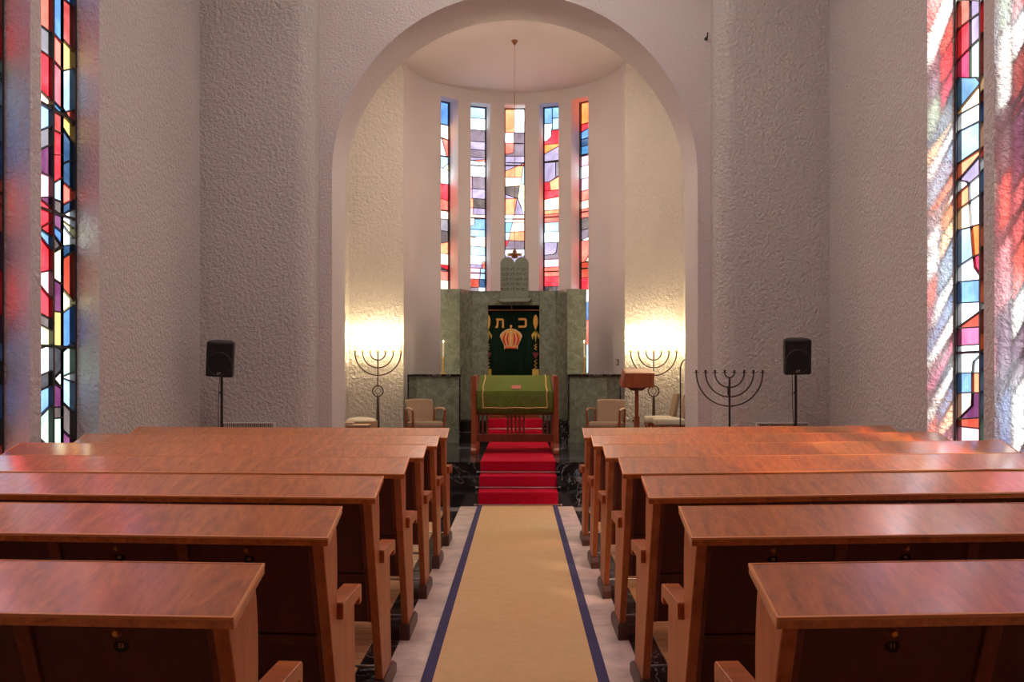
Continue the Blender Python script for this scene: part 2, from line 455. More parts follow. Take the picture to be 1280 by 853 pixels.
# ------------------------------------------------------------------ glass layouts (colour, outline in metres)
APSE_PANES = [
[('blue_l',[(0,6.4),(0.35,6.4),(0.35,6.01),(0,6.01)]),('blue',[(0.35,6.39),(1,6.39),(1,5.99),(0.35,5.99)]),('cream',[(0,6.01),(1,5.99),(1,5.73),(0,5.79)]),('white',[(0,5.79),(0.55,5.74),(0.85,5.43),(0,5.44)]),('salmon',[(0.55,5.74),(1,5.73),(1,5.43),(0.85,5.43)]),('pale_blue',[(0,5.44),(1,5.43),(1,5.32),(0.6,5.21),(0,5.23)]),('lemon',[(0.6,5.21),(1,5.32),(1,5.19)]),('white',[(0,5.23),(0.6,5.21),(1,5.19),(1,4.94),(0,4.94)]),('red',[(0,4.94),(1,4.94),(1,4.64),(0,4.7)]),('salmon',[(0,4.7),(1,4.64),(1,4.45),(0,4.47)]),('cream',[(0,4.47),(1,4.45),(1,4.31),(0,4.31)]),('grey',[(0,4.31),(1,4.31),(1,4.09),(0,4.11)]),('brown_grey',[(0,4.11),(1,4.09),(1,3.91),(0,3.83)]),('orange_l',[(0,3.83),(1,3.91),(1,3.69),(0,3.7)]),('cream',[(0,3.7),(1,3.69),(1,3.49),(0,3.5)]),('mauve',[(0,3.5),(0.3,3.49),(1,3.38),(0,3.37)]),('red',[(0.3,3.49),(1,3.49),(1,3.38)]),('salmon',[(0,3.38),(1,3.38),(1,3.22),(0,3.22)]),('cream',[(0,3.22),(1,3.22),(1,3.05),(0,3.05)]),('red',[(0,3.05),(1,3.05),(1,2.72),(0,2.72)]),('blue',[(0,2.72),(1,2.72),(1,2.4),(0,2.4)]),('mauve',[(0,2.4),(1,2.4),(1,1.97),(0,1.97)]),('white',[(0,1.97),(1,1.97),(1,1.53),(0,1.53)])],
[('pale_blue',[(0,6.37),(1,6.37),(1,6.19),(0,6.19)]),('white',[(0,6.19),(1,6.19),(1,5.98),(0,5.98)]),('mauve',[(0,5.98),(1,5.98),(1,5.77),(0,5.77)]),('lilac',[(0,5.77),(1,5.77),(1,5.62),(0,5.62)]),('mauve',[(0,5.62),(1,5.62),(1,5.48),(0,5.48)]),('lilac',[(0,5.48),(1,5.48),(1,5.46),(0.2,5.41),(0,5.41)]),('salmon',[(0.2,5.41),(1,5.46),(1,5.41)]),('lilac',[(0,5.41),(0.2,5.41),(0.2,5.27),(0,5.27)]),('red',[(0,5.27),(0.2,5.27),(0.2,5.13),(0,5.13)]),('pink',[(0,5.13),(0.28,5.13),(0.28,4.9),(0,4.9)]),('white',[(0.2,5.41),(1,5.41),(1,5.13),(0.2,5.13)]),('mauve',[(0.28,5.13),(1,5.13),(1,4.91),(0.28,4.91)]),('lilac',[(0.28,4.91),(1,4.91),(1,4.73),(0.28,4.73)]),('pink',[(0,4.9),(0.28,4.9),(0.28,4.73),(0,4.73)]),('orange_l',[(0,4.73),(0.35,4.73),(0.35,4.56),(0,4.56)]),('brown_grey',[(0.35,4.73),(1,4.73),(1,4.56),(0.35,4.56)]),('pink',[(0,4.56),(0.35,4.56),(0.35,4.44),(0,4.44)]),('lilac',[(0.35,4.56),(1,4.56),(1,4.44),(0.35,4.44)]),('cream',[(0,4.44),(1,4.44),(1,4.37),(0.4,4.36),(0.4,4.25),(0,4.21)]),('blue_l',[(0.4,4.36),(1,4.37),(1,4.17),(0,4.17),(0,4.21),(0.4,4.25)]),('pale_blue',[(0,4.17),(1,4.17),(1,4.04),(0,4.04)]),('cream',[(0,4.04),(1,4.01),(1,3.86),(0,3.87)]),('pale_blue',[(0,3.87),(1,3.86),(1,3.7),(0,3.7)]),('white',[(0,3.7),(1,3.7),(1,3.54),(0,3.54)]),('lilac',[(0,3.54),(0.8,3.54),(0.8,3.47),(0,3.47)]),('salmon',[(0.8,3.59),(1,3.59),(1,3.47),(0.8,3.47)]),('pink',[(0,3.47),(0.72,3.47),(0.68,3.27),(0,3.27)]),('pale_blue',[(0.72,3.47),(1,3.47),(1,3.27),(0.68,3.27)]),('rust',[(0,3.27),(0.65,3.27),(0.65,3.12),(0,3.12)]),('navy',[(0.65,3.27),(1,3.27),(1,3.12),(0.65,3.12)]),('mauve',[(0,3.12),(0.6,3.12),(0.6,3.05),(0,3.05)]),('white',[(0.6,3.12),(1,3.12),(1,3.05),(0.6,3.05)]),('red',[(0,3.05),(1,3.05),(1,2.75),(0,2.75)]),('mauve',[(0,2.75),(1,2.75),(1,2.42),(0,2.42)]),('blue_l',[(0,2.42),(1,2.42),(1,1.98),(0,1.98)]),('lilac',[(0,1.98),(1,1.98),(1,1.53),(0,1.53)])],
[('orange_l',[(0,6.37),(0.5,6.37),(0.5,5.96),(0,5.96)]),('white',[(0.5,6.37),(1,6.37),(1,5.96),(0.5,5.96)]),('white',[(0,5.96),(0.45,5.96),(0.45,5.77),(0,5.77)]),('mauve',[(0.45,5.96),(1,5.96),(1,5.76),(0.45,5.76)]),('salmon',[(0,5.77),(0.45,5.77),(0.42,5.59),(0,5.56)]),('mauve',[(0.45,5.77),(1,5.76),(1,5.53),(0,5.53),(0,5.56),(0.42,5.59)]),('lilac',[(0,5.53),(1,5.53),(1,5.41),(0,5.41)]),('lilac',[(0,5.41),(0.95,5.4),(0,5.25)]),('orange_l',[(0,5.25),(0.95,5.4),(0.83,5.14),(0,5.15)]),('cream_o',[(0,5.15),(0.83,5.14),(0.75,4.99),(0,4.97)]),('pale_blue',[(0.95,5.4),(1,5.4),(1,5.01),(0.77,5.02)]),('brown_grey',[(0,4.97),(0.75,4.99),(0.66,4.75),(0,4.84)]),('lemon',[(0.77,5.02),(1,5.01),(1,4.46),(0.92,4.53),(0.62,4.78)]),('lilac',[(0,4.84),(0.66,4.75),(0.6,4.76),(0,4.75)]),('orange_l',[(0,4.75),(0.6,4.76),(0.48,4.46),(0,4.46)]),('lilac',[(0.62,4.77),(0.95,4.46),(0.48,4.46)]),('white',[(0,4.46),(0.46,4.46),(0.4,4.32),(0,4.32)]),('blue_l',[(0,4.32),(0.4,4.32),(0.28,4.14),(0,4.14)]),('pale_blue',[(0,4.14),(0.28,4.14),(0.2,3.99),(0,3.99)]),('cream',[(0.46,4.46),(1,4.46),(1,4.31),(0.4,4.31)]),('cream',[(0.4,4.31),(1,4.31),(1,4.16),(0.28,4.14)]),('orange_l',[(0.28,4.14),(1,4.16),(1,3.98),(0.2,3.99)]),('red',[(0,3.99),(0.2,3.99),(0.1,3.89),(0,3.88)]),('mauve',[(0.2,3.99),(1,3.98),(1,3.83),(0,3.82),(0,3.88),(0.1,3.89)]),('white',[(0,3.83),(1,3.83),(1,3.71),(0,3.71)]),('lilac',[(0,3.71),(1,3.71),(1,3.53),(0,3.53)]),('salmon',[(0,3.53),(1,3.53),(1,3.18),(0,3.18)]),('blue_l',[(0,3.18),(1,3.18),(1,2.76),(0,2.76)]),('red',[(0,2.76),(1,2.76),(1,2.2),(0,2.2)]),('white',[(0,2.2),(1,2.2),(1,1.53),(0,1.53)])],
[('blue_l',[(0,6.38),(0.45,6.38),(0.45,6.1),(0,6.1)]),('blue_l',[(0.45,6.38),(1,6.38),(1,6.19),(0.45,6.19)]),('pale_blue',[(0.45,6.19),(1,6.19),(1,5.98),(0.45,5.98)]),('white',[(0,6.1),(0.45,6.1),(0.37,5.85),(0.15,5.79),(0,5.78)]),('red',[(0.42,5.97),(1,5.98),(1,5.73),(0,5.72),(0,5.78),(0.15,5.79),(0.37,5.85)]),('orange',[(0,5.72),(1,5.73),(1,5.71),(0,5.55)]),('lilac',[(0,5.55),(1,5.71),(1,5.43),(0,5.41)]),('lilac',[(0,5.41),(0.62,5.42),(0.62,5.11),(0.3,5.04),(0,5.04)]),('mauve',[(0.62,5.42),(1,5.43),(1,5.17),(0.62,5.11)]),('orange_l',[(0.3,5.04),(1,5.17),(1,4.89),(0.36,4.88)]),('red',[(0,5.04),(0.3,5.04),(0.36,4.88),(0,4.88)]),('red',[(0,4.88),(1,4.89),(1,4.77),(0,4.72)]),('cream',[(0,4.72),(1,4.77),(1,4.53),(0,4.52)]),('orange_l',[(0,4.52),(1,4.53),(1,4.46),(0,4.45)]),('salmon',[(0,4.45),(1,4.46),(1,4.31),(0,4.3)]),('pale_blue',[(0,4.3),(1,4.31),(1,4.13),(0,4.13)]),('white',[(0,4.13),(1,4.13),(1,3.94),(0,3.94)]),('lilac',[(0,3.94),(0.72,3.94),(0.66,3.76),(0.5,3.72),(0,3.71)]),('mauve',[(0.72,3.94),(1,3.94),(1,3.63),(0,3.63),(0,3.71),(0.5,3.72),(0.66,3.76)]),('pink',[(0,3.63),(1,3.63),(1,3.49),(0,3.49)]),('salmon',[(0,3.49),(1,3.49),(1,3.32),(0,3.32)]),('red',[(0,3.32),(1,3.32),(1,3.14),(0,3.14)]),('black',[(0,3.14),(1,3.14),(1,3.01),(0,3.01)]),('mauve',[(0,3.01),(1,3.01),(1,2.75),(0,2.75)]),('blue',[(0,2.75),(1,2.75),(1,2.31),(0,2.31)]),('red',[(0,2.31),(1,2.31),(1,1.53),(0,1.53)])],
[('orange',[(0,6.38),(0.75,6.38),(0.75,6.01),(0,6.01)]),('blue',[(0.75,6.4),(1,6.4),(1,6.03),(0.75,6.03)]),('red',[(0,6.01),(1,6.03),(1,5.99),(0,5.86)]),('blue',[(0,5.86),(0.8,5.96),(0.9,5.76),(0,5.74)]),('pink',[(0.8,5.96),(1,5.99),(1,5.77),(0.9,5.76)]),('navy',[(0,5.74),(1,5.77),(1,5.63),(0,5.61)]),('teal',[(0,5.61),(1,5.63),(1,5.46),(0,5.43)]),('pink',[(0,5.43),(1,5.46),(1,5.28),(0,5.25)]),('white',[(0,5.25),(1,5.28),(1,5.07),(0,5.03)]),('pink',[(0,5.03),(1,5.07),(1,4.85),(0,4.81)]),('salmon',[(0,4.81),(1,4.85),(1,4.67),(0,4.63)]),('orange_l',[(0,4.63),(1,4.67),(1,4.67),(0,4.63)]),('cream',[(0,4.63),(1,4.67),(1,4.51),(0,4.49)]),('salmon',[(0,4.49),(1,4.51),(1,4.35),(0,4.33)]),('brown_grey',[(0,4.33),(1,4.35),(1,4.16),(0,4.11)]),('mauve',[(0,4.11),(1,4.16),(1,4.03),(0,3.93)]),('salmon',[(0,3.93),(1,3.93),(1,3.91),(0.3,3.55),(0,3.54)]),('cream',[(1,4.03),(1,3.56),(0.3,3.55),(1,3.91)]),('rust',[(0,3.54),(1,3.54),(1,3.26),(0,3.26)]),('red',[(0,3.26),(1,3.26),(1,3.05),(0,3.05)]),('white',[(0,3.05),(1,3.05),(1,2.83),(0,2.83)]),('blue',[(0,2.83),(1,2.83),(1,2.51),(0,2.51)]),('salmon',[(0,2.51),(1,2.51),(1,2.07),(0,2.07)]),('pale_blue',[(0,2.07),(1,2.07),(1,1.53),(0,1.53)])],
]
RIGHT_PANES = [('salmon',[(8.11,4.68),(7.9,4.6),(7.9,4.44),(8.11,4.44)]),('lilac',[(7.9,4.6),(7.71,4.52),(7.71,4.43),(7.9,4.44)]),('red',[(8.11,4.44),(7.9,4.44),(7.9,4.21),(8.11,4.18)]),('lilac',[(7.9,4.44),(7.71,4.43),(7.71,4.23),(7.9,4.21)]),('crimson',[(8.11,4.18),(7.9,4.21),(7.9,3.96),(8.11,4.03)]),('pale_green',[(7.9,4.21),(7.71,4.23),(7.71,3.86),(7.79,3.93),(7.9,3.96)]),('steel',[(8.11,4.03),(7.9,3.96),(7.79,3.93),(7.71,3.86),(8.11,3.75)]),('cream_o',[(8.11,3.75),(7.71,3.86),(7.71,3.7),(8.11,3.71)]),('white',[(8.11,3.71),(7.71,3.7),(7.71,3.56),(8.11,3.57)]),('pale_blue',[(8.11,3.57),(7.71,3.56),(7.71,3.34),(8.11,3.3)]),('orange_l',[(8.11,3.3),(7.71,3.33),(7.71,3.29),(8.11,3.16)]),('lilac',[(8.11,3.16),(7.71,3.29),(7.71,3.13),(7.92,3.09),(7.97,3.12)]),('white',[(7.92,3.09),(7.71,3.13),(7.71,2.97),(7.91,2.94)]),('white',[(8.11,3.16),(7.97,3.12),(7.92,3.09),(8.11,3.05)]),('orange_l',[(8.11,3.05),(7.92,3.09),(7.91,2.94),(8.11,2.91)]),('cream_o',[(8.11,2.91),(7.91,2.94),(7.88,2.73),(8.11,2.74)]),('white',[(7.91,2.94),(7.71,2.97),(7.71,2.73),(7.88,2.73)]),('pale_blue',[(8.11,2.74),(7.88,2.73),(7.84,2.48),(8.11,2.43)]),('orange',[(7.88,2.73),(7.71,2.73),(7.71,2.49),(7.84,2.48)]),('white',[(8.11,2.43),(7.84,2.48),(7.82,2.39),(7.71,2.3),(7.71,2.28),(8.11,2.3)]),('crimson',[(7.84,2.48),(7.71,2.49),(7.71,2.3),(7.82,2.39)]),('blue_l',[(8.11,2.3),(7.71,2.28),(7.71,2.1),(8.11,2.12)]),('white',[(8.11,2.12),(7.71,2.1),(7.71,2.03),(8.11,1.92)]),('rust',[(8.11,1.92),(7.71,2.03),(7.71,1.9),(8.11,1.91)]),('pink_d',[(8.11,1.91),(7.71,1.9),(7.71,1.76),(8.11,1.76)]),('white',[(8.11,1.76),(7.71,1.76),(7.71,1.68),(7.84,1.62),(7.86,1.53),(8.11,1.53)]),('white',[(7.84,1.62),(7.71,1.68),(7.71,1.53),(7.86,1.53)]),('blue_l',[(8.11,1.53),(7.86,1.53),(7.86,1.37),(8.11,1.36)]),('orange_l',[(7.86,1.53),(7.71,1.53),(7.71,1.37),(7.86,1.37)]),('cream',[(8.11,1.36),(7.86,1.37),(7.87,1.26),(8.11,1.14)]),('purple',[(7.86,1.37),(7.71,1.37),(7.71,1.17),(8.11,1.14),(7.87,1.26)]),('rust',[(8.11,1.14),(7.71,1.17),(7.71,1.08),(8.11,1.08)]),('pink',[(8.11,1.08),(7.71,1.08),(7.71,0.94),(8.11,0.92)]),('pale_blue',[(8.11,0.92),(7.71,0.94),(7.71,0.79),(8.11,0.73)])]
RIGHT_NARROW = [('red', 4.51, 4.22), ('rust', 4.22, 3.89), ('cream_o', 3.89, 3.79), ('rust', 3.79, 3.69), ('blue', 3.69, 3.54), ('cream', 3.54, 3.35), ('salmon', 3.35, 3.29), ('white', 3.29, 3.17), ('blue_l', 3.17, 2.99), ('mauve', 2.99, 2.75), ('orange_l', 2.75, 2.51), ('rust', 2.51, 2.27), ('orange_l', 2.27, 2.09), ('white', 2.09, 2.05), ('rust', 2.05, 1.89), ('orange', 1.89, 1.74), ('white', 1.74, 1.7), ('blue_l', 1.7, 1.53), ('pale_blue', 1.53, 1.35), ('pale_blue', 1.35, 1.17), ('pale_green', 1.17, 0.9)]
LEFT_COLUMNS = [ [('blue', 4.92, 4.63), ('rose', 4.63, 4.27), ('yellow', 4.27, 4.07), ('pale_blue', 4.07, 3.72), ('salmon', 3.72, 3.67), ('yellow', 3.67, 3.51), ('navy', 3.51, 3.3), ('navy', 3.3, 3.09), ('salmon', 3.09, 2.96), ('navy', 2.96, 2.88), ('white', 2.88, 2.77), ('lemon', 2.77, 2.71), ('white', 2.71, 2.6), ('navy', 2.6, 2.52), ('rust', 2.52, 2.18), ('lemon', 2.18, 2.07), ('blue', 2.07, 1.75), ('pale_green', 1.75, 1.52), ('white', 1.52, 1.47), ('pale_blue', 1.47, 1.24), ('brown_grey', 1.24, 1.01), ('purple', 1.01, 0.84)] ,
 [('blue', 4.83, 4.27), ('salmon', 4.27, 4.05), ('rose_l', 4.05, 3.72), ('teal', 3.72, 3.67), ('rose', 3.67, 3.5), ('red', 3.5, 3.31), ('red', 3.31, 3.1), ('pale_blue', 3.1, 2.94), ('brown_grey', 2.94, 2.84), ('purple', 2.84, 2.71), ('blue', 2.71, 2.62), ('brown_grey', 2.62, 2.54), ('lemon', 2.54, 2.28), ('purple', 2.28, 2.03), ('yellow', 2.03, 1.74), ('black', 1.74, 1.51), ('white', 1.51, 1.45), ('purple', 1.45, 1.25), ('brown_grey', 1.25, 1.16), ('pale_green', 1.16, 0.85)] ,
 [('salmon', 4.77, 4.27), ('grey', 4.27, 4.07), ('red', 4.07, 3.74), ('cream', 3.74, 3.67), ('pale_blue', 3.67, 3.48), ('grey', 3.48, 3.33), ('purple', 3.33, 3.11), ('pink', 3.11, 2.93), ('purple', 2.93, 2.88), ('red', 2.88, 2.71), ('red', 2.71, 2.65), ('blue_l', 2.65, 2.56), ('red', 2.56, 2.34), ('pink', 2.34, 2.17), ('red', 2.17, 1.98), ('brown_grey', 1.98, 1.89), ('lemon', 1.89, 1.74), ('white', 1.74, 1.53), ('black', 1.53, 1.41), ('blue_l', 1.41, 1.23), ('pale_green', 1.23, 0.96), ('grey', 0.96, 0.87)] ]
LEFT_SECOND = [('rose', 4.49, 4.04), ('red', 4.04, 3.79), ('pale_green', 3.79, 3.69), ('pale_blue', 3.69, 3.45), ('blue_l', 3.45, 3.19), ('blue', 3.19, 2.97), ('salmon', 2.97, 2.72), ('salmon', 2.72, 2.55), ('purple', 2.55, 2.25), ('red', 2.25, 1.93), ('purple', 1.93, 1.74), ('blue_l', 1.74, 1.61), ('black', 1.61, 1.46), ('blue', 1.46, 1.2), ('black', 1.2, 0.99), ('salmon', 0.99, 0.86)]

# ------------------------------------------------------------------ the room shell
HW = 3.51            # half width of the nave
TOP = 7.2            # nave ceiling
YB = -3.0            # wall behind the camera
SILL, HEAD = 0.62, 6.2
WIN = [(7.15 - 1.15 * k, 8.14 - 1.15 * k) for k in range(6)]
struct(B().box(-4.0, 4.0, YB - 0.4, 17.8, -0.30, -0.012).build('floor', 'grout'))
FLOOR = bpy.data.objects['floor']
struct(B().box(-4.0, 4.0, YB - 0.4, 11.0, TOP, TOP + 0.25).build('ceiling', 'plaster_ceiling'))
struct(B().box(-4.0, 4.0, YB - 0.4, YB, -0.012, TOP).build('wall_back', 'wood_table'))
for side, nm in ((-1, 'wall_left'), (1, 'wall_right')):
    b = B()
    x0, x1 = sorted((side * HW, side * (HW + (0.225 if side < 0 else 0.265))))
    edges = [10.95] + [e for w in WIN for e in (w[1], w[0])] + [YB]
    for i in range(0, len(edges), 2):
        b.box(x0, x1, edges[i + 1], edges[i], -0.012, TOP)
    for w in WIN:
        b.box(x0, x1, w[0], w[1], -0.012, SILL)
        b.box(x0, x1, w[0], w[1], HEAD, TOP)
    struct(b.build(nm, 'plaster_nave'))
# front walls beside the arch, with a rounded inner corner
for side, nm in ((-1, 'wall_front_left'), (1, 'wall_front_right')):
    r = 0.23
    pts = [(HW, 11.0), (HW, 10.7)] + [(2.245 + r + r * cos(a), 10.7 + r - r * sin(a)) for a in [pi / 2 + pi / 2 * i / 14 for i in range(15)]] + [(2.245, 11.0)]
    struct(B().prism([(side * x, y) for x, y in pts], 2, -0.012, TOP).build(nm, 'plaster_nave', smooth=True))
# arch wall
AR, AZ = 2.095, 3.80
N = 72
arc = [(AR * cos(pi * i / N), AZ + AR * sin(pi * i / N)) for i in range(N + 1)]
outline = [(AR, -0.012)] + arc + [(-AR, -0.012), (-3.2, -0.012), (-3.2, TOP), (3.2, TOP), (3.2, -0.012)]
struct(B().prism(outline, 1, 11.0, 11.83).build('wall_arch', 'plaster_arch'))
# chancel: side walls, back walls beside the apse, ceiling
CZ, RA, YM, XA = 6.615, 1.785, 15.5, -0.03
for side, nm in ((-1, 'wall_chancel_left'), (1, 'wall_chancel_right')):
    x0, x1 = sorted((side * 2.70, side * 3.0))
    struct(B().box(x0, x1, 11.83, 15.9, -0.012, CZ).build(nm, 'plaster_niche'))
    x0, x1 = sorted((XA + side * (RA + 0.003), side * 2.72))
    struct(B().box(x0, x1, YM, 15.9, -0.012, CZ).build(nm.replace('chancel', 'niche'), 'plaster_niche'))
struct(B().box(-3.0, 3.0, 11.83, 17.9, CZ, CZ + 0.25).build('ceiling_chancel', 'plaster_ceiling'))
# apse ring with five tall openings
AW = radians(6.0)                    # half opening
ASILL, AHEAD = 1.55, 6.40
AA = [radians(a) for a in (-40, -20, 0, 20, 40)]
TH = 0.285
OW = RA * sin(AW)                  # half opening in metres: the jambs run parallel


def ring(b, a0, a1, z0, z1, o0=None, o1=None):
    o0 = a0 if o0 is None else o0
    o1 = a1 if o1 is None else o1
    n = max(1, round((a1 - a0) / radians(1.5)))
    pts = [(XA + RA * sin(a0 + (a1 - a0) * i / n), YM + RA * cos(a0 + (a1 - a0) * i / n)) for i in range(n + 1)]
    pts += [(XA + (RA + TH) * sin(o1 - (o1 - o0) * i / n), YM + (RA + TH) * cos(o1 - (o1 - o0) * i / n)) for i in range(n + 1)]
    b.prism(pts, 2, z0, z1)


AO = math.asin(OW / (RA + TH))
b = B()
cuts = [-pi / 2 + 0.012] + [x for a in AA for x in (a - AW, a + AW)] + [pi / 2 - 0.012]
outer = [cuts[0]] + [x for a in AA for x in (a - AO, a + AO)] + [cuts[-1]]
for i in range(0, len(cuts), 2):
    ring(b, cuts[i], cuts[i + 1], -0.012, CZ, outer[i], outer[i + 1])
for a in AA:
    ring(b, a - AW, a + AW, -0.012, ASILL, a - AO, a + AO)
    ring(b, a - AW, a + AW, AHEAD, CZ, a - AO, a + AO)
struct(b.build('wall_apse', 'plaster_apse', smooth=True))

# ------------------------------------------------------------------ stained glass
def glaze(name, panes, to3, out, came, rect, bars=(), uprights=(), extra=None, fw=0.028):
    """panes: (colour, [(s, z)]) ; to3(s, z, depth) -> point; out: depth direction sign handled by to3"""
    root = sempty(name, to3((rect[0] + rect[1]) / 2, rect[2], 0))
    lead = B()

    def strip(p, q, w, d0=-0.008, d1=0.014):
        dx, dz = q[0] - p[0], q[1] - p[1]
        L = math.hypot(dx, dz)
        if L < 1e-4:
            return
        nx, nz = -dz / L * w / 2, dx / L * w / 2
        c = [(p[0] + nx, p[1] + nz), (q[0] + nx, q[1] + nz), (q[0] - nx, q[1] - nz), (p[0] - nx, p[1] - nz)]
        vs = [to3(s, z, d0) for s, z in c] + [to3(s, z, d1) for s, z in c]
        lead.add(vs, [(3, 2, 1, 0), (4, 5, 6, 7)] + [(i, (i + 1) % 4, 4 + (i + 1) % 4, 4 + i) for i in range(4)])
    seen = set()
    for colr, poly in panes:
        n = len(poly)
        vs = [to3(s, z, 0) for s, z in poly] + [to3(s, z, 0.006) for s, z in poly]
        b = B().add(vs, [tuple(range(n))[::-1], tuple(range(n, 2 * n))] + [(i, (i + 1) % n, n + (i + 1) % n, n + i) for i in range(n)])
        b.build('glass_pane', 'g_' + colr, root)
        for i in range(n):
            p, q = poly[i], poly[(i + 1) % n]
            key = tuple(sorted((p, q)))
            if key not in seen:
                seen.add(key)
                strip(p, q, came)
    for z in bars:
        strip((rect[0], z), (rect[1], z), came * 2.2, -0.014, 0.02)
    for s in uprights:
        strip((s, rect[2]), (s, rect[3]), came * 2.6, -0.02, 0.02)
    lead.build('lead_came', 'lead', root)
    lead = B()
    for p, q in (((rect[0] + fw / 2, rect[2]), (rect[0] + fw / 2, rect[3])), ((rect[1] - fw / 2, rect[2]), (rect[1] - fw / 2, rect[3])),
                 ((rect[0], rect[2] + fw / 2), (rect[1], rect[2] + fw / 2)), ((rect[0], rect[3] - fw / 2), (rect[1], rect[3] - fw / 2))):
        strip(p, q, fw, -0.02, 0.03)
    lead.build('window_frame', 'lead', root)
    if extra:
        extra(root)
    return root


rnd = random.Random(7)
WARM = ['red', 'salmon', 'rose', 'rose_l', 'orange_l', 'yellow', 'pink', 'crimson', 'cream']
COOL = ['blue', 'blue_l', 'pale_blue', 'white', 'lilac', 'purple', 'pale_green', 'mauve', 'pale_blue']


def rand_column(s0, s1, z0, z1, warm=0.5):
    out = []
    z = z1
    k = 0
    while z > z0 + 0.05:
        h = rnd.uniform(0.22, 0.62)
        nz = max(z0, z - h)
        if nz - z0 < 0.15:
            nz = z0
        pool = WARM if rnd.random() < warm else COOL
        out.append((rnd.choice(pool), [(s0, z), (s1, z), (s1, nz), (s0, nz)]))
        z = nz
    return out


def listed_column(s0, s1, lst, z0, z1):
    out = []
    tilt = {}

    def sl(z):
        if z in (z0, z1) or z == lst[0][1] or z == lst[-1][2]:
            return 0.0
        return tilt.setdefault(z, rnd.choice((-0.045, -0.02, 0.0, 0.02, 0.05)))
    for c, za, zb in lst:
        zb = max(zb, z0); za = min(za, z1)
        if za - zb > 0.01:
            ta, tb = sl(za), sl(zb)
            out.append((c, [(s0, za + ta), (s1, za - ta), (s1, min(zb - tb, za - ta - 0.004)), (s0, min(zb + tb, za + ta - 0.004))]))
    top = max(za for c, za, zb in lst); low = min(zb for c, za, zb in lst)
    if top < z1 - 0.02:
        out += rand_column(s0, s1, top, z1)
    if low > z0 + 0.02:
        out.append((rnd.choice(COOL), [(s0, low), (s1, low), (s1, z0), (s0, z0)]))
    return out


for side in (-1, 1):
    gx = -3.72 if side < 0 else 3.76
    for k, (ya, yb) in enumerate(WIN):
        def to3(s, z, d, gx=gx, side=side):
            return (gx + side * d, s, z)
        z0, z1 = SILL, HEAD
        panes = []
        ups = []
        if side < 0 and k == 0:
            panes += listed_column(7.925, 8.13, LEFT_COLUMNS[0], z0, z1)
            panes += listed_column(7.745, 7.925, LEFT_COLUMNS[1], z0, z1)
            panes += listed_column(7.55, 7.745, LEFT_COLUMNS[2], z0, z1)
            panes += rand_column(7.35, 7.55, z0, z1, 0.3) + rand_column(7.16, 7.35, z0, z1, 0.2)
            ups = [7.74]
            bars = (1.745, 2.83, 3.66)
        elif side > 0 and k == 0:
            panes += RIGHT_PANES
            lowz = 0.62
            panes += [('salmon', [(7.70, 4.82), (8.12, 4.98), (8.12, 5.6), (7.70, 5.6)]), ('blue_l', [(7.70, 5.6), (8.12, 5.6), (8.12, HEAD), (7.70, HEAD)])]
            panes += listed_column(7.50, 7.70, RIGHT_NARROW, z0, z1)
            panes += rand_column(7.33, 7.50, z0, z1, 0.2) + rand_column(7.16, 7.33, z0, z1, 0.2)
            ups = [7.695]
            bars = (1.70,)
        else:
            cs = [yb - 0.01, yb - 0.21, yb - 0.39, yb - 0.59, yb - 0.79, ya + 0.01]
            ws = [0.5, 0.4, 0.4, 0.3, 0.3] if k % 2 == 0 else [0.4, 0.35, 0.4, 0.3, 0.3]
            for i in range(5):
                if side < 0 and k == 1 and i == 0:
                    panes += listed_column(cs[1], cs[0], LEFT_SECOND, z0, z1)
                else:
                    panes += rand_column(cs[i + 1], cs[i], z0, z1, ws[i])
            ups = [cs[2]]
            bars = (1.75, 2.83, 3.66, 4.75)
        glaze('window_%d' % (k + 1 + (6 if side > 0 else 0)), panes, to3, side, 0.011, (ya, yb, z0, z1), bars, ups)

for k, a in enumerate(AA):
    gw = 2 * OW - 0.004
    rad = RA + 0.255
    c = Vector((XA + rad * sin(a), YM + rad * cos(a), 0))
    tx = Vector((cos(a), -sin(a), 0))
    nx = Vector((sin(a), cos(a), 0))

    def to3(s, z, d, c=c, tx=tx, nx=nx, gw=gw):
        return tuple(c + tx * ((s - 0.5) * gw) + nx * d + Vector((0, 0, z)))
    panes = [(cc, [(s, min(max(z, ASILL), AHEAD - 0.005)) for s, z in p]) for cc, p in APSE_PANES[k]]
    panes = [(cc, p) for cc, p in panes if max(z for s, z in p) - min(z for s, z in p) > 0.01]
    zt = max(z for cc, p in panes for s, z in p)
    panes = [(cc, [(s, AHEAD if z > zt - 0.03 else z) for s, z in p]) for cc, p in panes]

    def lettering(root, to3=to3, k=k):
        if k != 3:
            return
        tb = text_builder("'ACE", 0.12, 0.004)
        tb.xform(lambda p: Vector(to3(0.52 + p.x / gw, 3.075 + p.z, -0.012)))
        tb.build('painted_letters', 'pearl', root)

    # glaze works with s in window fractions: came widths must be in the same plane units
    def to3m(s, z, d, to3=to3, gw=gw):
        return to3(s / gw, z, d)
    panes = [(cc, [(s * gw, z) for s, z in p]) for cc, p in panes]
    barz = [(5.43, 4.46, 3.41), (5.33, 4.38, 3.38), (5.36, 4.38), (5.40, 4.40, 3.41), (5.46, 4.44, 3.43)][k]
    glaze('window_%d' % (k + 13), panes, to3m, 1, 0.010, (0.0, gw, ASILL, AHEAD), barz, (), lettering, 0.016)

# ------------------------------------------------------------------ floor pieces
XL, XR = -0.63, 0.675            # aisle stone edges
def slab(xa, xb, ya, yb, zt, name, mat, g=0.003, parent=FLOOR, zlow=-0.012):
    return B().box(xa + g, xb - g, ya + g, yb - g, zlow, zt).build(name, mat, parent, bevel=0.002, seg=1)


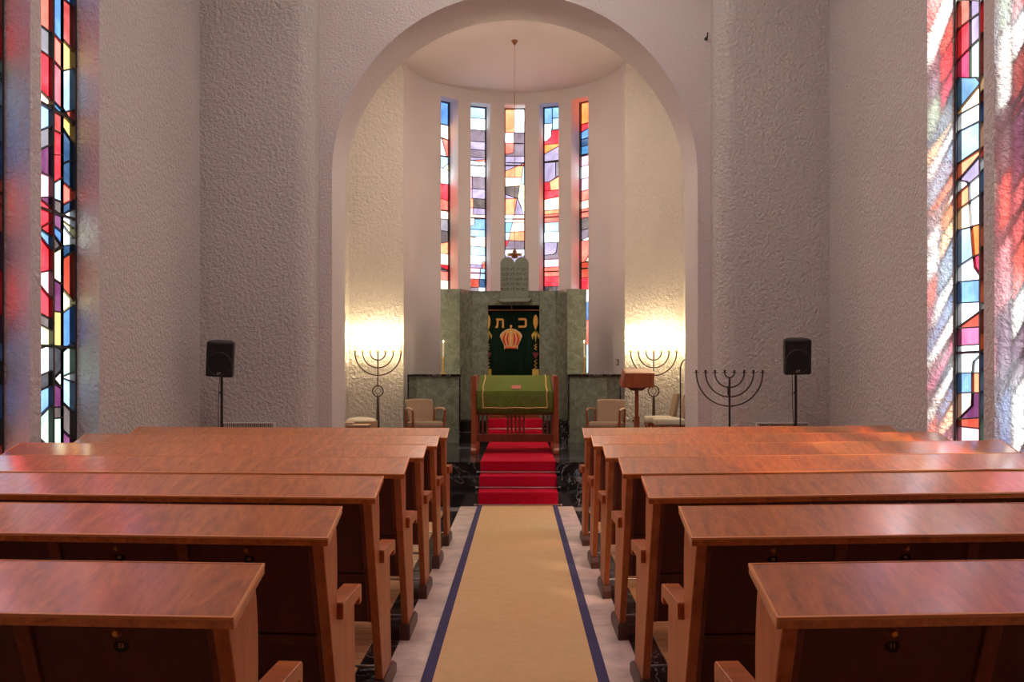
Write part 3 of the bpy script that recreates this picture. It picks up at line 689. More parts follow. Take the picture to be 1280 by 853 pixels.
cols = [XL, -0.195, 0.24, XR]
for i in range(3):
    y = YB
    j = 0
    while y < 11.08:
        L = 0.60
        off = 0.3 if i % 2 else 0.0
        ya = y if j == 0 else y - off
        yb = min(11.1, y + L - off)
        if yb - ya > 0.02:
            slab(cols[i], cols[i + 1], ya, yb, 0.0 + rnd.uniform(-0.0006, 0.0006), 'stone_tile', 'stone_tile', 0.0015)
        y += L
        j += 1
for xa, xb in ((-0.78, XL), (XR, 0.825)):
    y = YB
    while y < 10.65:
        slab(xa, xb, y, min(y + 0.98, 10.7), 0.0, 'marble_tile', 'marble_black', 0.0015)
        y += 0.98
for xa, xb in ((-3.51, -0.78), (0.825, 3.51)):
    base = None
    for i in range(66):
        y = 1.6 + i * 0.125
        if base is None:
            base = slab(xa, xb, y, y + 0.125, 0.0, 'floor_plank', 'wood_floor', 0.0015)
        else:
            c = base.copy(); COL.objects.link(c); c.location = (0, i * 0.125, 0); c.parent = FLOOR
    slab(xa, xb, YB, 1.6, 0.0, 'floor_board', 'wood_floor')
    slab(xa, xb, 9.85, 10.7, 0.0, 'floor_board', 'wood_floor')

# ------------------------------------------------------------------ chancel steps and platform, black marble
STEP = 0.15
plat = struct(B().box(-2.70, 2.70, 11.84, 15.6, -0.012, 0.425).build('chancel_floor', 'grout'))
struct(B().box(-1.9, 1.9, 15.6, 17.3, -0.012, 0.45).build('apse_floor', 'marble_black'))
for k, y in enumerate((11.11, 11.45)):
    s = struct(sempty('step', (0, y, 0)))
    for i in range(4):
        xa = -2.09 + 4.18 * i / 4
        B().box(xa + 0.001, xa + 1.045 - 0.001, y, 11.80, -0.012 if k == 0 else STEP * k, STEP * (k + 1)).build('step_block', 'marble_black', s, bevel=0.006)
s = struct(sempty('step', (0, 11.79, 0)))
for i in range(4):
    xa = -2.09 + 4.18 * i / 4
    B().box(xa + 0.001, xa + 1.045 - 0.001, 11.79, 11.86, 2 * STEP, 0.425).build('step_riser', 'marble_black', s)
for i in range(5):
    for j in range(5):
        xa, ya = -2.7 + 1.08 * i, 11.78 + 0.765 * j
        if j == 0:
            xa = max(-2.09, min(xa, 2.09)); xb = max(-2.09, min(-2.7 + 1.08 * (i + 1), 2.09))
        else:
            xb = xa + 1.08
        slab(xa, xb, ya, ya + 0.765, 0.45, 'marble_slab', 'marble_black', 0.0015, plat, 0.425)
# two steps up to the ark
s = struct(sempty('step', (0, 15.25, 0.45)))
for xa, xb in ((-1.0, -0.35), (-0.35, 0.35), (0.35, 0.94)):
    B().box(xa + 0.001, xb - 0.001, 15.25, 15.95, 0.45, 0.62).build('step_block', 'marble_black', s, bevel=0.005)
s = struct(sempty('step', (0, 15.55, 0.62)))
for xa, xb in ((-0.9, -0.35), (-0.35, 0.35), (0.35, 0.84)):
    B().box(xa + 0.001, xb - 0.001, 15.55, 15.98, 0.62, 0.79).build('step_block', 'marble_black', s, bevel=0.005)

# ------------------------------------------------------------------ carpets
run = thing('carpet_runner', 'beige woven carpet runner with blue edges along the stone aisle', 'carpet', (0.03, 5.0, 0))
B().box(-0.375, 0.435, 0.2, 11.09, 0.001, 0.011).build('runner_field', 'runner', run)
B().box(-0.432, -0.375, 0.2, 11.09, 0.001, 0.012).build('runner_border', 'runner_edge', run)
B().box(0.435, 0.492, 0.2, 11.09, 0.001, 0.012).build('runner_border', 'runner_edge', run)


def carpet_strip(prof, x0, x1, th=0.012):
    """a runner that follows the profile (y, z) over steps"""
    up = []
    n = len(prof)
    for i, (y, z) in enumerate(prof):
        dv = Vector((0, 0))
        for a, b_ in ((i - 1, i), (i, i + 1)):
            if 0 <= a and b_ < n:
                d = Vector((prof[b_][0] - prof[a][0], prof[b_][1] - prof[a][1])).normalized()
                dv += Vector((-d.y, d.x))
        dv.normalize()
        up.append((y + dv.x * th * 1.3, z + dv.y * th * 1.3))
    return B().prism(prof + up[::-1], 0, x0, x1)


stair = thing('stair_carpet', 'bright red stair carpet climbing the black marble steps', 'carpet', (0.04, 11.1, 0))
prof = [(11.10, 0.002), (11.10, 0.152), (11.448, 0.152), (11.448, 0.302), (11.778, 0.302), (11.778, 0.452), (15.247, 0.452)]
B().add(*(lambda q: (q.v, q.f))(carpet_strip(prof, -0.425, 0.50))).build('carpet_strip', 'red_carpet', stair, bevel=0.008)
st2 = thing('ark_step_carpet', 'short red carpet on the upper steps behind the reading desk', 'carpet', (0.0, 15.25, 0.45))
prof2 = [(15.245, 0.468), (15.245, 0.623), (15.547, 0.623), (15.547, 0.793), (15.93, 0.793)]
carpet_strip(prof2, -0.45, 0.45).build('carpet_strip', 'red_carpet', st2, bevel=0.006)
for k, (y, z, x0, x1, lab) in enumerate(((11.42, 0.182, -0.46, 0.535, 'thin chrome stair rod across the red carpet on the lowest tread'),
                                    (11.75, 0.332, -0.46, 0.535, 'thin chrome stair rod across the red carpet on the second tread'),
                                    (15.508, 0.658, -0.47, 0.47, 'thin chrome stair rod across the red carpet below the ark'),
                                    (11.066, 0.022, -0.46, 0.535, 'thin chrome stair rod where the red carpet meets the floor'))):
    r_ = thing('stair_rod', lab, 'stair rod', ((x0 + x1) / 2, y, z))
    B().tube([(x0, y, z), (x1, y, z)], 0.005, 8).build('rod', 'chrome', r_, smooth=True)
    for x in (x0, x1):
        B().ball((x, y, z), 0.013).build('finial', 'chrome', r_, smooth=True)
# ------------------------------------------------------------------ pews
ORD = ['first', 'second', 'third', 'fourth', 'fifth', 'sixth', 'seventh']
ROWY = [8.53 - 1.01 * i for i in range(7)]
ANG = {-1: [3, 3, 3.5, 3.5, 5, 5, 4], 1: [8, 8, 8, 7, 7, 4.5, 4]}


def near_y(z):
    return -0.03 - 0.355 * (z - 0.09) / 0.865


def make_pew(side, row):
    y0 = ROWY[row]
    xa, xb = (0.56, 3.33) if side < 0 else (0.60, 3.43)
    sl = math.tan(radians(ANG[side][row]))
    lab = 'wooden pew with sloping desk, %s row from the steps, %s' % (
        ORD[row], 'on the lectern side' if side > 0 else 'opposite the lectern')
    root = thing('pew', lab, 'pew', (side * xa, y0, 0), 'pews on both sides of the aisle')

    def place(b):
        return b.xform(lambda p: Vector((side * p.x, y0 + p.y + sl * (p.x - xa), p.z)))

    def part(b, name, mat, parent=root, bevel=0.0, smooth=False):
        return place(b).build(name, mat, parent, smooth, bevel)
    prof = [(near_y(0.09), 0.09), (near_y(0.955), 0.955), (-0.175, 1.012), (-0.158, 0.97), (-0.146, 0.90), (-0.142, 0.82), (-0.146, 0.70),
            (0.20, 0.66), (0.215, 0.40), (0.26, 0.09)]
    for e, x in enumerate((xa + 0.022, xb - 0.059)):
        part(B().prism(prof, 0, x, x + 0.037), 'end_panel', 'wood_upright', bevel=0.004)
        foot = [(-0.05, 0.0), (-0.05, 0.05), (-0.038, 0.088), (0.28, 0.088), (0.38, 0.05), (0.38, 0.0)]
        part(B().prism(foot, 0, x - 0.011, x + 0.048), 'foot_block', 'wood_foot', bevel=0.004)
        arm = [(-0.15, 0.655), (-0.15, 0.715), (0.23, 0.70), (0.24, 0.69), (0.24, 0.63), (0.20, 0.625), (0.20, 0.655)]
        part(B().prism(arm, 0, x - 0.022 if e == 0 else x - 0.01, x + 0.047 if e == 0 else x + 0.059), 'armrest', 'wood_along_x', bevel=0.004)
    dk = part(B().prism([(-0.422, 0.985), (-0.172, 1.052), (-0.165, 1.028), (-0.415, 0.957)], 0, xa, xb), 'desk_top', 'wood_desk', bevel=0.003)
    # highlight along the desk edges, painted as strips of paler wood
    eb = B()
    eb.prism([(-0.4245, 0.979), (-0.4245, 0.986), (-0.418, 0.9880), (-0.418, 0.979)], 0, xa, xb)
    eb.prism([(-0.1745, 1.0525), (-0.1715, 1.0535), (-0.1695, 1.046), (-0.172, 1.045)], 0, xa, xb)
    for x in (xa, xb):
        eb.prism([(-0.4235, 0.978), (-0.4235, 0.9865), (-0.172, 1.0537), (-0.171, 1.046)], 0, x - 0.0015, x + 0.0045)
    part(eb, 'desk_edge_highlight', 'wood_edge_highlight', dk)
    n = 6
    w = (xb - xa - 0.118) / n
    xs = [xa + 0.059 + w * i for i in range(n + 1)]

    def lean(x0, x1, z0, z1, d0, d1):
        return B().prism([(near_y(z0) + d0, z0), (near_y(z1) + d0, z1), (near_y(z1) + d1, z1), (near_y(z0) + d1, z0)], 0, x0, x1)
    for i in range(n):
        d = part(lean(xs[i] + 0.019, xs[i + 1] - 0.019, 0.625, 0.955, 0.022, 0.042), 'locker_door', 'wood_door_shaded', bevel=0.002)
        cx = (xs[i] + xs[i + 1]) / 2
        if row >= 3:
            yl, yp = near_y(0.932) + 0.022, near_y(0.898) + 0.022
            lk = B().tube([(cx - side * 0.004, yl + 0.004, 0.932), (cx - side * 0.004, yl - 0.004, 0.932)], 0.013, 14)
            part(lk, 'lock_rosette', 'bronze', d, smooth=True)
            part(B().tube([(cx - side * 0.004, yl - 0.003, 0.932), (cx - side * 0.004, yl - 0.014, 0.930)], 0.0065, 10), 'lock', 'brass', d, smooth=True)
            part(B().tube([(cx, yp + 0.004, 0.898), (cx, yp - 0.004, 0.898)], 0.0165, 18), 'number_plate', 'black_gloss', d)
            num = {(-1, 6): 53, (1, 6): 11}.get((side, row), (30 + 6 * row if side < 0 else 70 - 6 * row)) + i
            tb = text_builder(str(num), 0.014, 0.0006)
            tb.xform(lambda p: Vector((side * p.x + cx, yp - 0.0048 + p.y, 0.898 + p.z)))
            part(tb, 'plate_number', 'gold_trim', d)
    for x in xs:
        part(lean(x - 0.0185, x + 0.0185, 0.385, 0.955, 0.012, 0.046), 'stile', 'wood_stile_shaded', bevel=0.002)
    part(lean(xs[0], xs[-1], 0.585, 0.622, 0.014, 0.05), 'locker_rail', 'wood_door_shaded', bevel=0.002)
    part(lean(xs[0], xs[-1], 0.375, 0.58, 0.05, 0.068), 'backrest_board', 'wood_door_shaded', bevel=0.002)
    part(B().prism([(near_y(0.955) + 0.05, 0.955), (-0.19, 0.985), (-0.16, 0.60), (near_y(0.60) + 0.06, 0.60)], 0, xs[0], xs[-1]), 'locker_body', 'wood_door_shaded')
    part(B().prism([(near_y(0.43) + 0.07, 0.40), (near_y(0.43) + 0.07, 0.435), (0.20, 0.455), (0.225, 0.44), (0.225, 0.41)], 0, xs[0], xs[-1]), 'seat', 'wood_along_x', bevel=0.004)
    part(B().tube([(xs[0], 0.22, 0.075), (xs[-1], 0.22, 0.075)], 0.007, 8), 'foot_rail', 'chrome', smooth=True)
    return root


for row in range(7):
    for side in (-1, 1):
        make_pew(side, row)

# ------------------------------------------------------------------ reading desk with green cloth
TX0, TX1, TY0, TY1, PZ = -0.60, 0.585, 13.0, 13.95, 0.45
t = thing('reading_desk', 'large wooden reading desk with slatted front standing on the platform', 'desk', ((TX0 + TX1) / 2, 13.45, PZ))
for x0, x1 in ((TX0, TX0 + 0.07), (TX1 - 0.07, TX1)):
    B().prism([(TY0, PZ + 0.16), (TY0, 1.30), (TY0 + 0.10, 1.51), (TY1, 1.53), (TY1, PZ + 0.16)], 0, x0 + 0.012, x1 - 0.012).build('side_panel', 'wood_table', t, bevel=0.004)
    for y in (TY0 - 0.01, TY1 - 0.07):
        B().box(x0, x1, y, y + 0.08, PZ + 0.14, 1.51).build('leg', 'wood_table', t, bevel=0.006)
    foot = [(TY0 - 0.06, PZ), (TY0 - 0.065, PZ + 0.05), (TY0 - 0.02, PZ + 0.09), (TY0 + 0.0, PZ + 0.16), (TY1, PZ + 0.16), (TY1 + 0.02, PZ + 0.09), (TY1 + 0.06, PZ + 0.05), (TY1 + 0.06, PZ)]
    B().prism(foot, 0, x0 - 0.004, x1 + 0.004).build('foot', 'wood_table', t, bevel=0.006)
    B().box(x0 - 0.008, x1 + 0.008, TY0 - 0.016, TY0 + 0.075, 1.215, 1.235).build('collar', 'wood_table', t)
B().prism([(TY0 - 0.0, 1.27), (TY0, 1.30), (TY1 - 0.05, 1.505), (TY1 - 0.05, 1.475)], 0, TX0 + 0.06, TX1 - 0.06).build('desk_board', 'wood_table', t)
B().box(TX0 + 0.06, TX1 - 0.06, TY0 + 0.02, TY0 + 0.06, PZ + 0.165, PZ + 0.27).build('bottom_rail', 'wood_table_dark', t, bevel=0.004)
B().box(TX0 + 0.06, TX1 - 0.06, TY0 + 0.02, TY0 + 0.06, 0.98, 1.27).build('top_rail', 'wood_table_dark', t, bevel=0.004)
for px in (598.5, 603.5, 608.8, 634.5, 639.5, 644.5, 649.5, 655.0, 679.0, 684.3, 689.5):
    x = (px - 649) * 13.03 / 1200 + 0.05
    B().box(x - 0.0135, x + 0.0135, TY0 + 0.03, TY0 + 0.05, PZ + 0.265, 0.985).build('slat', 'wood_table_dark', t, bevel=0.002)
# cloth
c = thing('desk_cloth', 'green cloth with gold braid draped over the reading desk', 'cloth', ((TX0 + TX1) / 2, 13.45, 1.3))
bm_x0, bm_x1 = TX0 + 0.078, TX1 - 0.078
cl = B()
npx, prf = 40, []
prf = [(TY1 - 0.06, 1.516), (13.7, 1.463), (13.45, 1.409), (13.2, 1.355), (TY0 + 0.02, 1.318), (TY0 - 0.018, 1.303), (TY0 - 0.028, 1.27), (TY0 - 0.032, 1.2), (TY0 - 0.035, 1.1), (TY0 - 0.037, 1.0)]
vs, fs = [], []
for j, (y, z) in enumerate(prf):
    for i in range(npx + 1):
        u = i / npx
        x = bm_x0 + (bm_x1 - bm_x0) * u
        hang = max(0, (1.29 - z) / 0.3)
        wy = 0.006 * hang * sin(u * 26) + 0.005 * hang * sin(u * 61 + 1)
        vs.append((x, y + wy, z + 0.012 * hang * sin(u * 5 + 2) * (j == len(prf) - 1)))
m1 = npx + 1
fs = [(j * m1 + i, j * m1 + i + 1, (j + 1) * m1 + i + 1, (j + 1) * m1 + i) for j in range(len(prf) - 1) for i in range(npx)]
o = B().add(vs, fs).build('cloth_sheet', 'cloth_green', c, smooth=True)
sd = o.modifiers.new('thickness', 'SOLIDIFY'); sd.thickness = 0.008; sd.offset = 0
for x in (bm_x0 + 0.082, bm_x1 - 0.082):
    pts = [(x + 0.006 * sin(k * 1.7), y - 0.010 * (z < 1.29), z + 0.008) for k, (y, z) in enumerate(prf[:-1])] + [(x, TY0 - 0.047, 1.075)]
    pts = [p for p in pts if p[2] > 1.07]
    B().tube(pts, 0.008, 6).build('braid', 'gold_trim', c)
B().tube([(bm_x0 + 0.082 + (bm_x1 - bm_x0 - 0.164) * k / 12, TY0 - 0.046, 1.078 + 0.004 * sin(k * 1.3)) for k in range(13)], 0.008, 6).build('braid', 'gold_trim', c)
g = B().box(-0.062, 0.062, -0.004, 0.004, 0.0, 0.048)
g.xform(lambda p: Vector((0.01 + p.x, 13.06 + p.y + p.z * 0.35, 1.336 + p.z)))
tag(g.build('card', 'card_pink', bevel=0.001), 'small pink card standing on the green desk cloth', 'card')

# ------------------------------------------------------------------ ark of green marble
AX = -0.04
a = thing('torah_ark', 'green marble ark with angled wing panels around a dark curtained opening', 'ark', (AX, 15.9, 0.79))
AT = 2.93


def quad_slab(p, q, z0, z1, th, name, mat, parent):
    """an upright slab from plan point p to q with thickness th away from the camera"""
    p, q = Vector(p), Vector(q)
    d = (q - p).normalized()
    nrm = Vector((-d.y, d.x))
    if nrm.y < 0:
        nrm = -nrm
    pts = [p + d * 0.0015, q - d * 0.0015, q - d * 0.0015 + nrm * th, p + d * 0.0015 + nrm * th]
    return B().prism([tuple(x) for x in pts], 2, z0, z1).build(name, mat, parent, bevel=0.002, seg=1)


OP = 0.427
for s in (-1, 1):
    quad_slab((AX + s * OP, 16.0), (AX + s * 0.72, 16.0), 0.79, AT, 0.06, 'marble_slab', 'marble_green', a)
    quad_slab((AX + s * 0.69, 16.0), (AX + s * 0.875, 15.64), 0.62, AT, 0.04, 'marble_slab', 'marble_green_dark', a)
    quad_slab((AX + s * 0.875, 15.64), (AX + s * 1.19, 15.64), 0.45, AT, 0.05, 'marble_slab', 'marble_green', a)
    B().box(*sorted((AX + s * 1.14, AX + s * 1.19)), 15.692, 16.2, 0.45, AT).build('marble_slab', 'marble_green', a)
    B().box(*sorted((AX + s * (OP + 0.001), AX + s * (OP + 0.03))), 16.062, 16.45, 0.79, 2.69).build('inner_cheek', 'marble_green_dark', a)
    pl = [(AX + s * 0.875, 15.61), (AX + s * 0.69, 15.97), (AX + s * 0.64, 15.97), (AX + s * 0.84, 15.60)]
    B().prism(pl, 2, 0.79 if False else 0.62, 0.80).build('plinth', 'marble_black', a)
B().box(AX - OP, AX + OP, 16.0, 16.06, 2.69, AT).build('lintel', 'marble_green', a, bevel=0.002, seg=1)
B().box(AX - 0.68, AX + 0.68, 16.46, 16.50, 0.79, AT).build('rear_panel', 'dark_gap', a)
B().box(AX - 0.68, AX + 0.68, 16.07, 16.46, AT - 0.06, AT).build('roof_slab', 'marble_green_dark', a)
B().box(AX - OP, AX + OP, 16.0, 16.4, 0.79, 0.86).build('threshold', 'wood_table', a)
# curtain
CY = 16.10
cu = thing('ark_curtain', 'dark green velvet curtain embroidered with crown and letters inside the ark', 'curtain', (AX, CY, 0.9))
vs, nx_ = [], 60
for j, z in enumerate((2.60, 1.8, 0.9)):
    for i in range(nx_ + 1):
        u = i / nx_
        x = AX - OP + 0.004 + (2 * OP - 0.008) * u
        amp = 0.004 + 0.006 * j
        vs.append((x, CY + amp * sin(u * 44 + 0.6 * sin(u * 9)), z))
m1 = nx_ + 1
o = B().add(vs, [(j * m1 + i, j * m1 + i + 1, (j + 1) * m1 + i + 1, (j + 1) * m1 + i) for j in range(2) for i in range(nx_)]).build('velvet', 'curtain_green', cu, smooth=True)
sd = o.modifiers.new('thickness', 'SOLIDIFY'); sd.thickness = 0.006; sd.offset = 1
FY = CY - 0.022


def cpx(px, py):
    """curtain point from the sketch grid: 1 unit = 13.4 mm"""
    return (px - 649) * 16.08 / 1200 + 0.05, 1.5 + (471 - py) * 16.08 / 1200


TAV = [[(-0.062, 0.08), (0.05, 0.08), (0.07, 0.055), (0.07, -0.08), (0.036, -0.08), (0.036, 0.046), (-0.062, 0.046)],
       [(-0.05, 0.05), (-0.016, 0.05), (-0.026, -0.05), (-0.034, -0.08), (-0.075, -0.08), (-0.075, -0.05), (-0.058, -0.046)]]
KAF = [[(-0.07, 0.08), (0.045, 0.08), (0.07, 0.052), (0.07, -0.052), (0.045, -0.08), (-0.07, -0.08), (-0.07, -0.045), (0.03, -0.045), (0.036, -0.035),
        (0.036, 0.035), (0.03, 0.045), (-0.07, 0.045)]]
for glyph, px, py in ((TAV, 624.8, 404.2), (KAF, 653.3, 403.8)):
    gx, gz = cpx(px, py)
    tb = B()
    for k, poly in enumerate(glyph):
        tb.prism([(gx + x, gz + z) for x, z in poly], 1, FY - 0.005 - 0.0005 * k, FY + 0.004)
    lo_ = tb.build('letter', 'gold_thread', cu)
    lo_['label'] = 'gold embroidered Hebrew letter'
# crown: half outline mirrored
cx_, _ = cpx(638.8, 0)


def crown_poly(sc=1.0, z0=1.98, z1=2.22):
    half = [(0.105, 0.0), (0.11, 0.045), (0.15, 0.13), (0.178, 0.20), (0.172, 0.235), (0.14, 0.275), (0.08, 0.315), (0.0, 0.335)]
    base = cpx(0, 436)[1]
    pts = [(cx_ + x * sc, base + z) for x, z in half] + [(cx_ - x * sc, base + z) for x, z in half[-2::-1]]
    return pts, half, base


pts, half, base = crown_poly()
cr = B().prism(pts, 1, FY - 0.004, FY + 0.006).build('crown', 'gold_thread', cu)
for k, f in enumerate((-0.72, -0.36, 0.0, 0.36, 0.72)):
    if k == 2:
        continue
    path = [(cx_ + f * (0.10 + 0.055 * sin(t_ * pi)) * 1.12, FY - 0.006, base + 0.05 + 0.22 * t_) for t_ in [i / 6 for i in range(7)]]
    B().tube(path, [0.008, 0.014, 0.018, 0.019, 0.017, 0.012, 0.006], 6).build('crown_panel', 'embroid_red', cr)
B().tube([(cx_ - 0.10, FY - 0.004, base + 0.012), (cx_ + 0.10, FY - 0.004, base + 0.012)], 0.012, 6).build('crown_band', 'embroid_red', cr)
pb = B()
for k in range(len(half) - 1):
    for t_ in (0.0, 0.33, 0.67):
        x = half[k][0] * (1 - t_) + half[k + 1][0] * t_; z = half[k][1] * (1 - t_) + half[k + 1][1] * t_
        for s in (-1, 1):
            pb.ball((cx_ + s * x, FY - 0.004, base + z), 0.009, 6, 4)
for k in range(9):
    pb.ball((cx_, FY - 0.006, base + 0.05 + k * 0.03), 0.010, 6, 4)
    for s in (-1, 1):
        pb.ball((cx_ + s * (0.055 + 0.03 * sin(k / 8 * pi)), FY - 0.006, base + 0.05 + k * 0.028), 0.008, 6, 4)
pb.build('pearls', 'pearl', cr)
B().ball((cx_, FY - 0.004, base + 0.375), 0.022, 8, 6, (1, 0.5, 1.1)).build('crown_finial', 'gold_thread', cr)
B().tube([(cx_, FY - 0.004, base + 0.33), (cx_, FY - 0.004, base + 0.365)], 0.012, 6).build('crown_finial', 'gold_thread', cr)
for px in (610.2, 669.5):
    gx, _ = cpx(px, 0)
    z = lambda py: cpx(0, py)[1]
    zz = [394, 397, 402, 407, 410]
    e_ = B()
    e_.add([(gx + r * cos(2 * pi * k / 8), FY - 0.001 + 0.010 * sin(2 * pi * k / 8), z(py)) for py, r in ((393.5, 0.004), (396, 0.028), (400, 0.040), (405, 0.038), (409, 0.022), (412, 0.006)) for k in range(8)],
           [(i * 8 + k, i * 8 + (k + 1) % 8, (i + 1) * 8 + (k + 1) % 8, (i + 1) * 8 + k) for i in range(5) for k in range(8)] + [tuple(range(8)), tuple(range(40, 48))])
    e_.build('grain_ear', 'gold_thread', cu)
    for dx, dz in ((-0.05, 0.0), (0.0, -0.045), (0.05, 0.01)):
        B().prism([(gx - 0.012, z(413)), (gx + 0.012, z(413)), (gx + dx + 0.02, z(420)), (gx + dx, z(425) + dz), (gx + dx - 0.02, z(419))], 1, FY - 0.004, FY + 0.004).build('leaf', 'gold_leaf', cu)
    B().tube([(gx + 0.024 * sin(k * 1.5), FY, z(430) + (z(438) - z(430)) * k / 10) for k in range(11)], 0.006, 6).build('vine', 'gold_thread', cu)
    gb = B()
    for r_, row_n in enumerate((4, 4, 3, 2, 1)):
        for q in range(row_n):
            gb.ball((gx + (q - (row_n - 1) / 2) * 0.024, FY, z(441.5) - r_ * 0.021), 0.0125, 6, 4)
    gb.build('grape_bunch', 'embroid_wine', cu)
    B().tube([(gx + 0.024 * sin(k * 1.5 + 2), FY, z(450) + (z(461) - z(450)) * k / 10) for k in range(11)], 0.006, 6).build('vine', 'gold_thread', cu)
    B().box(gx - 0.055, gx + 0.055, FY - 0.003, FY + 0.005, z(470), z(461.5)).build('embroidered_pot', 'gold_leaf', cu)
rd = thing('curtain_rod', 'thin copper curtain rod spanning the top of the ark opening', 'rod', (AX, CY, 2.62))
B().tube([(AX - OP, CY - 0.03, 2.615), (AX + OP, CY - 0.03, 2.615)], 0.010, 8).build('rod', 'copper_rod', rd, smooth=True)
B().tube([(AX - 0.035, CY - 0.03, 2.615), (AX - 0.035, CY - 0.03, 2.69)], 0.008, 8).build('rod_hanger', 'copper_rod', rd, smooth=True)
# stone tablets
tb_ = thing('stone_tablets', 'pair of round-topped grey-green stone tablets mounted above the ark opening', 'tablets', (AX + 0.005, 15.93, 2.78))
HEBL = ['לא תרצח', 'לא תנאף', 'לא תגנב', 'לא תענה', 'לא תחמד']
HEBR = ['אנכי ה', 'לא יהיה', 'לא תשא', 'זכור את', 'כבד את']
TXC = -0.026
for s, lines in ((-1, HEBL), (1, HEBR)):
    xc = TXC + s * 0.1165
    r = 0.1165
    pts = [(xc - r, 2.79), (xc + r, 2.79)] + [(xc + r * cos(pi * i / 14), 3.365 + r * sin(pi * i / 14)) for i in range(15)]
    tt = B().prism(pts, 1, 15.86, 15.94).build('tablet', 'stone_tablet', tb_, bevel=0.008)
    for k, ln in enumerate(lines):
        q = text_builder(ln[::-1], 0.075, 0.003)
        q.xform(lambda p: Vector((xc + p.x * 0.78, 15.858 + p.y, 3.275 - k * 0.083 + p.z)))
        q.build('inscription', 'stone_engraved', tt)
B().prism([(TXC - 0.285, 2.80), (TXC - 0.27, 2.765), (TXC - 0.22, 2.735), (TXC + 0.22, 2.735), (TXC + 0.27, 2.765), (TXC + 0.285, 2.80)], 1, 15.82, 15.999).build('ledge', 'stone_tablet', tb_, bevel=0.006)
# low marble screens beside the ark
for s, lab in ((-1, 'low green marble screen with black cap, on the ark side away from the lectern'), (1, 'low green marble screen with black cap, between the ark and the lectern')):
    x0, x1 = (-1.72, -0.88) if s < 0 else (0.825, 1.665)
    sc_ = thing('marble_screen', lab, 'screen', ((x0 + x1) / 2, 15.3, PZ), 'low marble screens')
    cut = x0 + 0.14 if s < 0 else x1 - 0.22
    cut2 = x1 - 0.13 if s < 0 else x0 + 0.10
    e = sorted((x0 + 0.02, cut, cut2, x1 - 0.02))
    for k in range(3):
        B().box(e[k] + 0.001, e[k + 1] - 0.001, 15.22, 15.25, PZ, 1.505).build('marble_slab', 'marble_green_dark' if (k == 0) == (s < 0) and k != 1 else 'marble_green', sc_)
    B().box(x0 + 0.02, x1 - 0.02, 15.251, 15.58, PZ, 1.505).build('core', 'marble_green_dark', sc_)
    B().box(x0, x1, 15.19, 15.6, 1.505, 1.54).build('cap', 'marble_black', sc_, bevel=0.004)
    for x in (x0, x1 - 0.02):
        B().box(x, x + 0.02, 15.20, 15.26, PZ, 1.505).build('edge_strip', 'marble_black', sc_)
# candlesticks
for s, px, lab in ((-1, 554.2, 'brass candlestick with lit white candle on the marble screen farther from the lectern'), (1, 730.3, 'brass candlestick with lit white candle on the marble screen by the lectern')):
    x = (px - 649) * 15.4 / 1200 + 0.05
    k_ = thing('candlestick', lab, 'candlestick', (x, 15.4, 1.54), 'brass candlesticks')
    B().lathe((x, 15.4, 1.54), [(0.045, 0), (0.045, 0.008), (0.02, 0.02), (0.011, 0.05), (0.018, 0.07), (0.011, 0.09), (0.014, 0.15), (0.010, 0.17), (0.018, 0.20), (0.011, 0.22), (0.022, 0.265), (0.022, 0.275)], 14).build('stick', 'brass', k_, smooth=True)
    B().lathe((x, 15.4, 1.815), [(0.0105, 0), (0.0105, 0.225), (0.004, 0.23)], 12).build('candle', 'wax', k_, smooth=True)
    B().lathe((x, 15.4, 2.045), [(0.001, 0), (0.008, 0.012), (0.006, 0.026), (0.0008, 0.045)], 8).build('flame', 'candle_flame', k_, smooth=True)

# ------------------------------------------------------------------ menorahs with lamps
def arm_path(x, y, zt, r, drop=0.0, n=24):
    return [(x - r * cos(pi * i / n), y, zt - r * sin(pi * i / n)) for i in range(n + 1)]


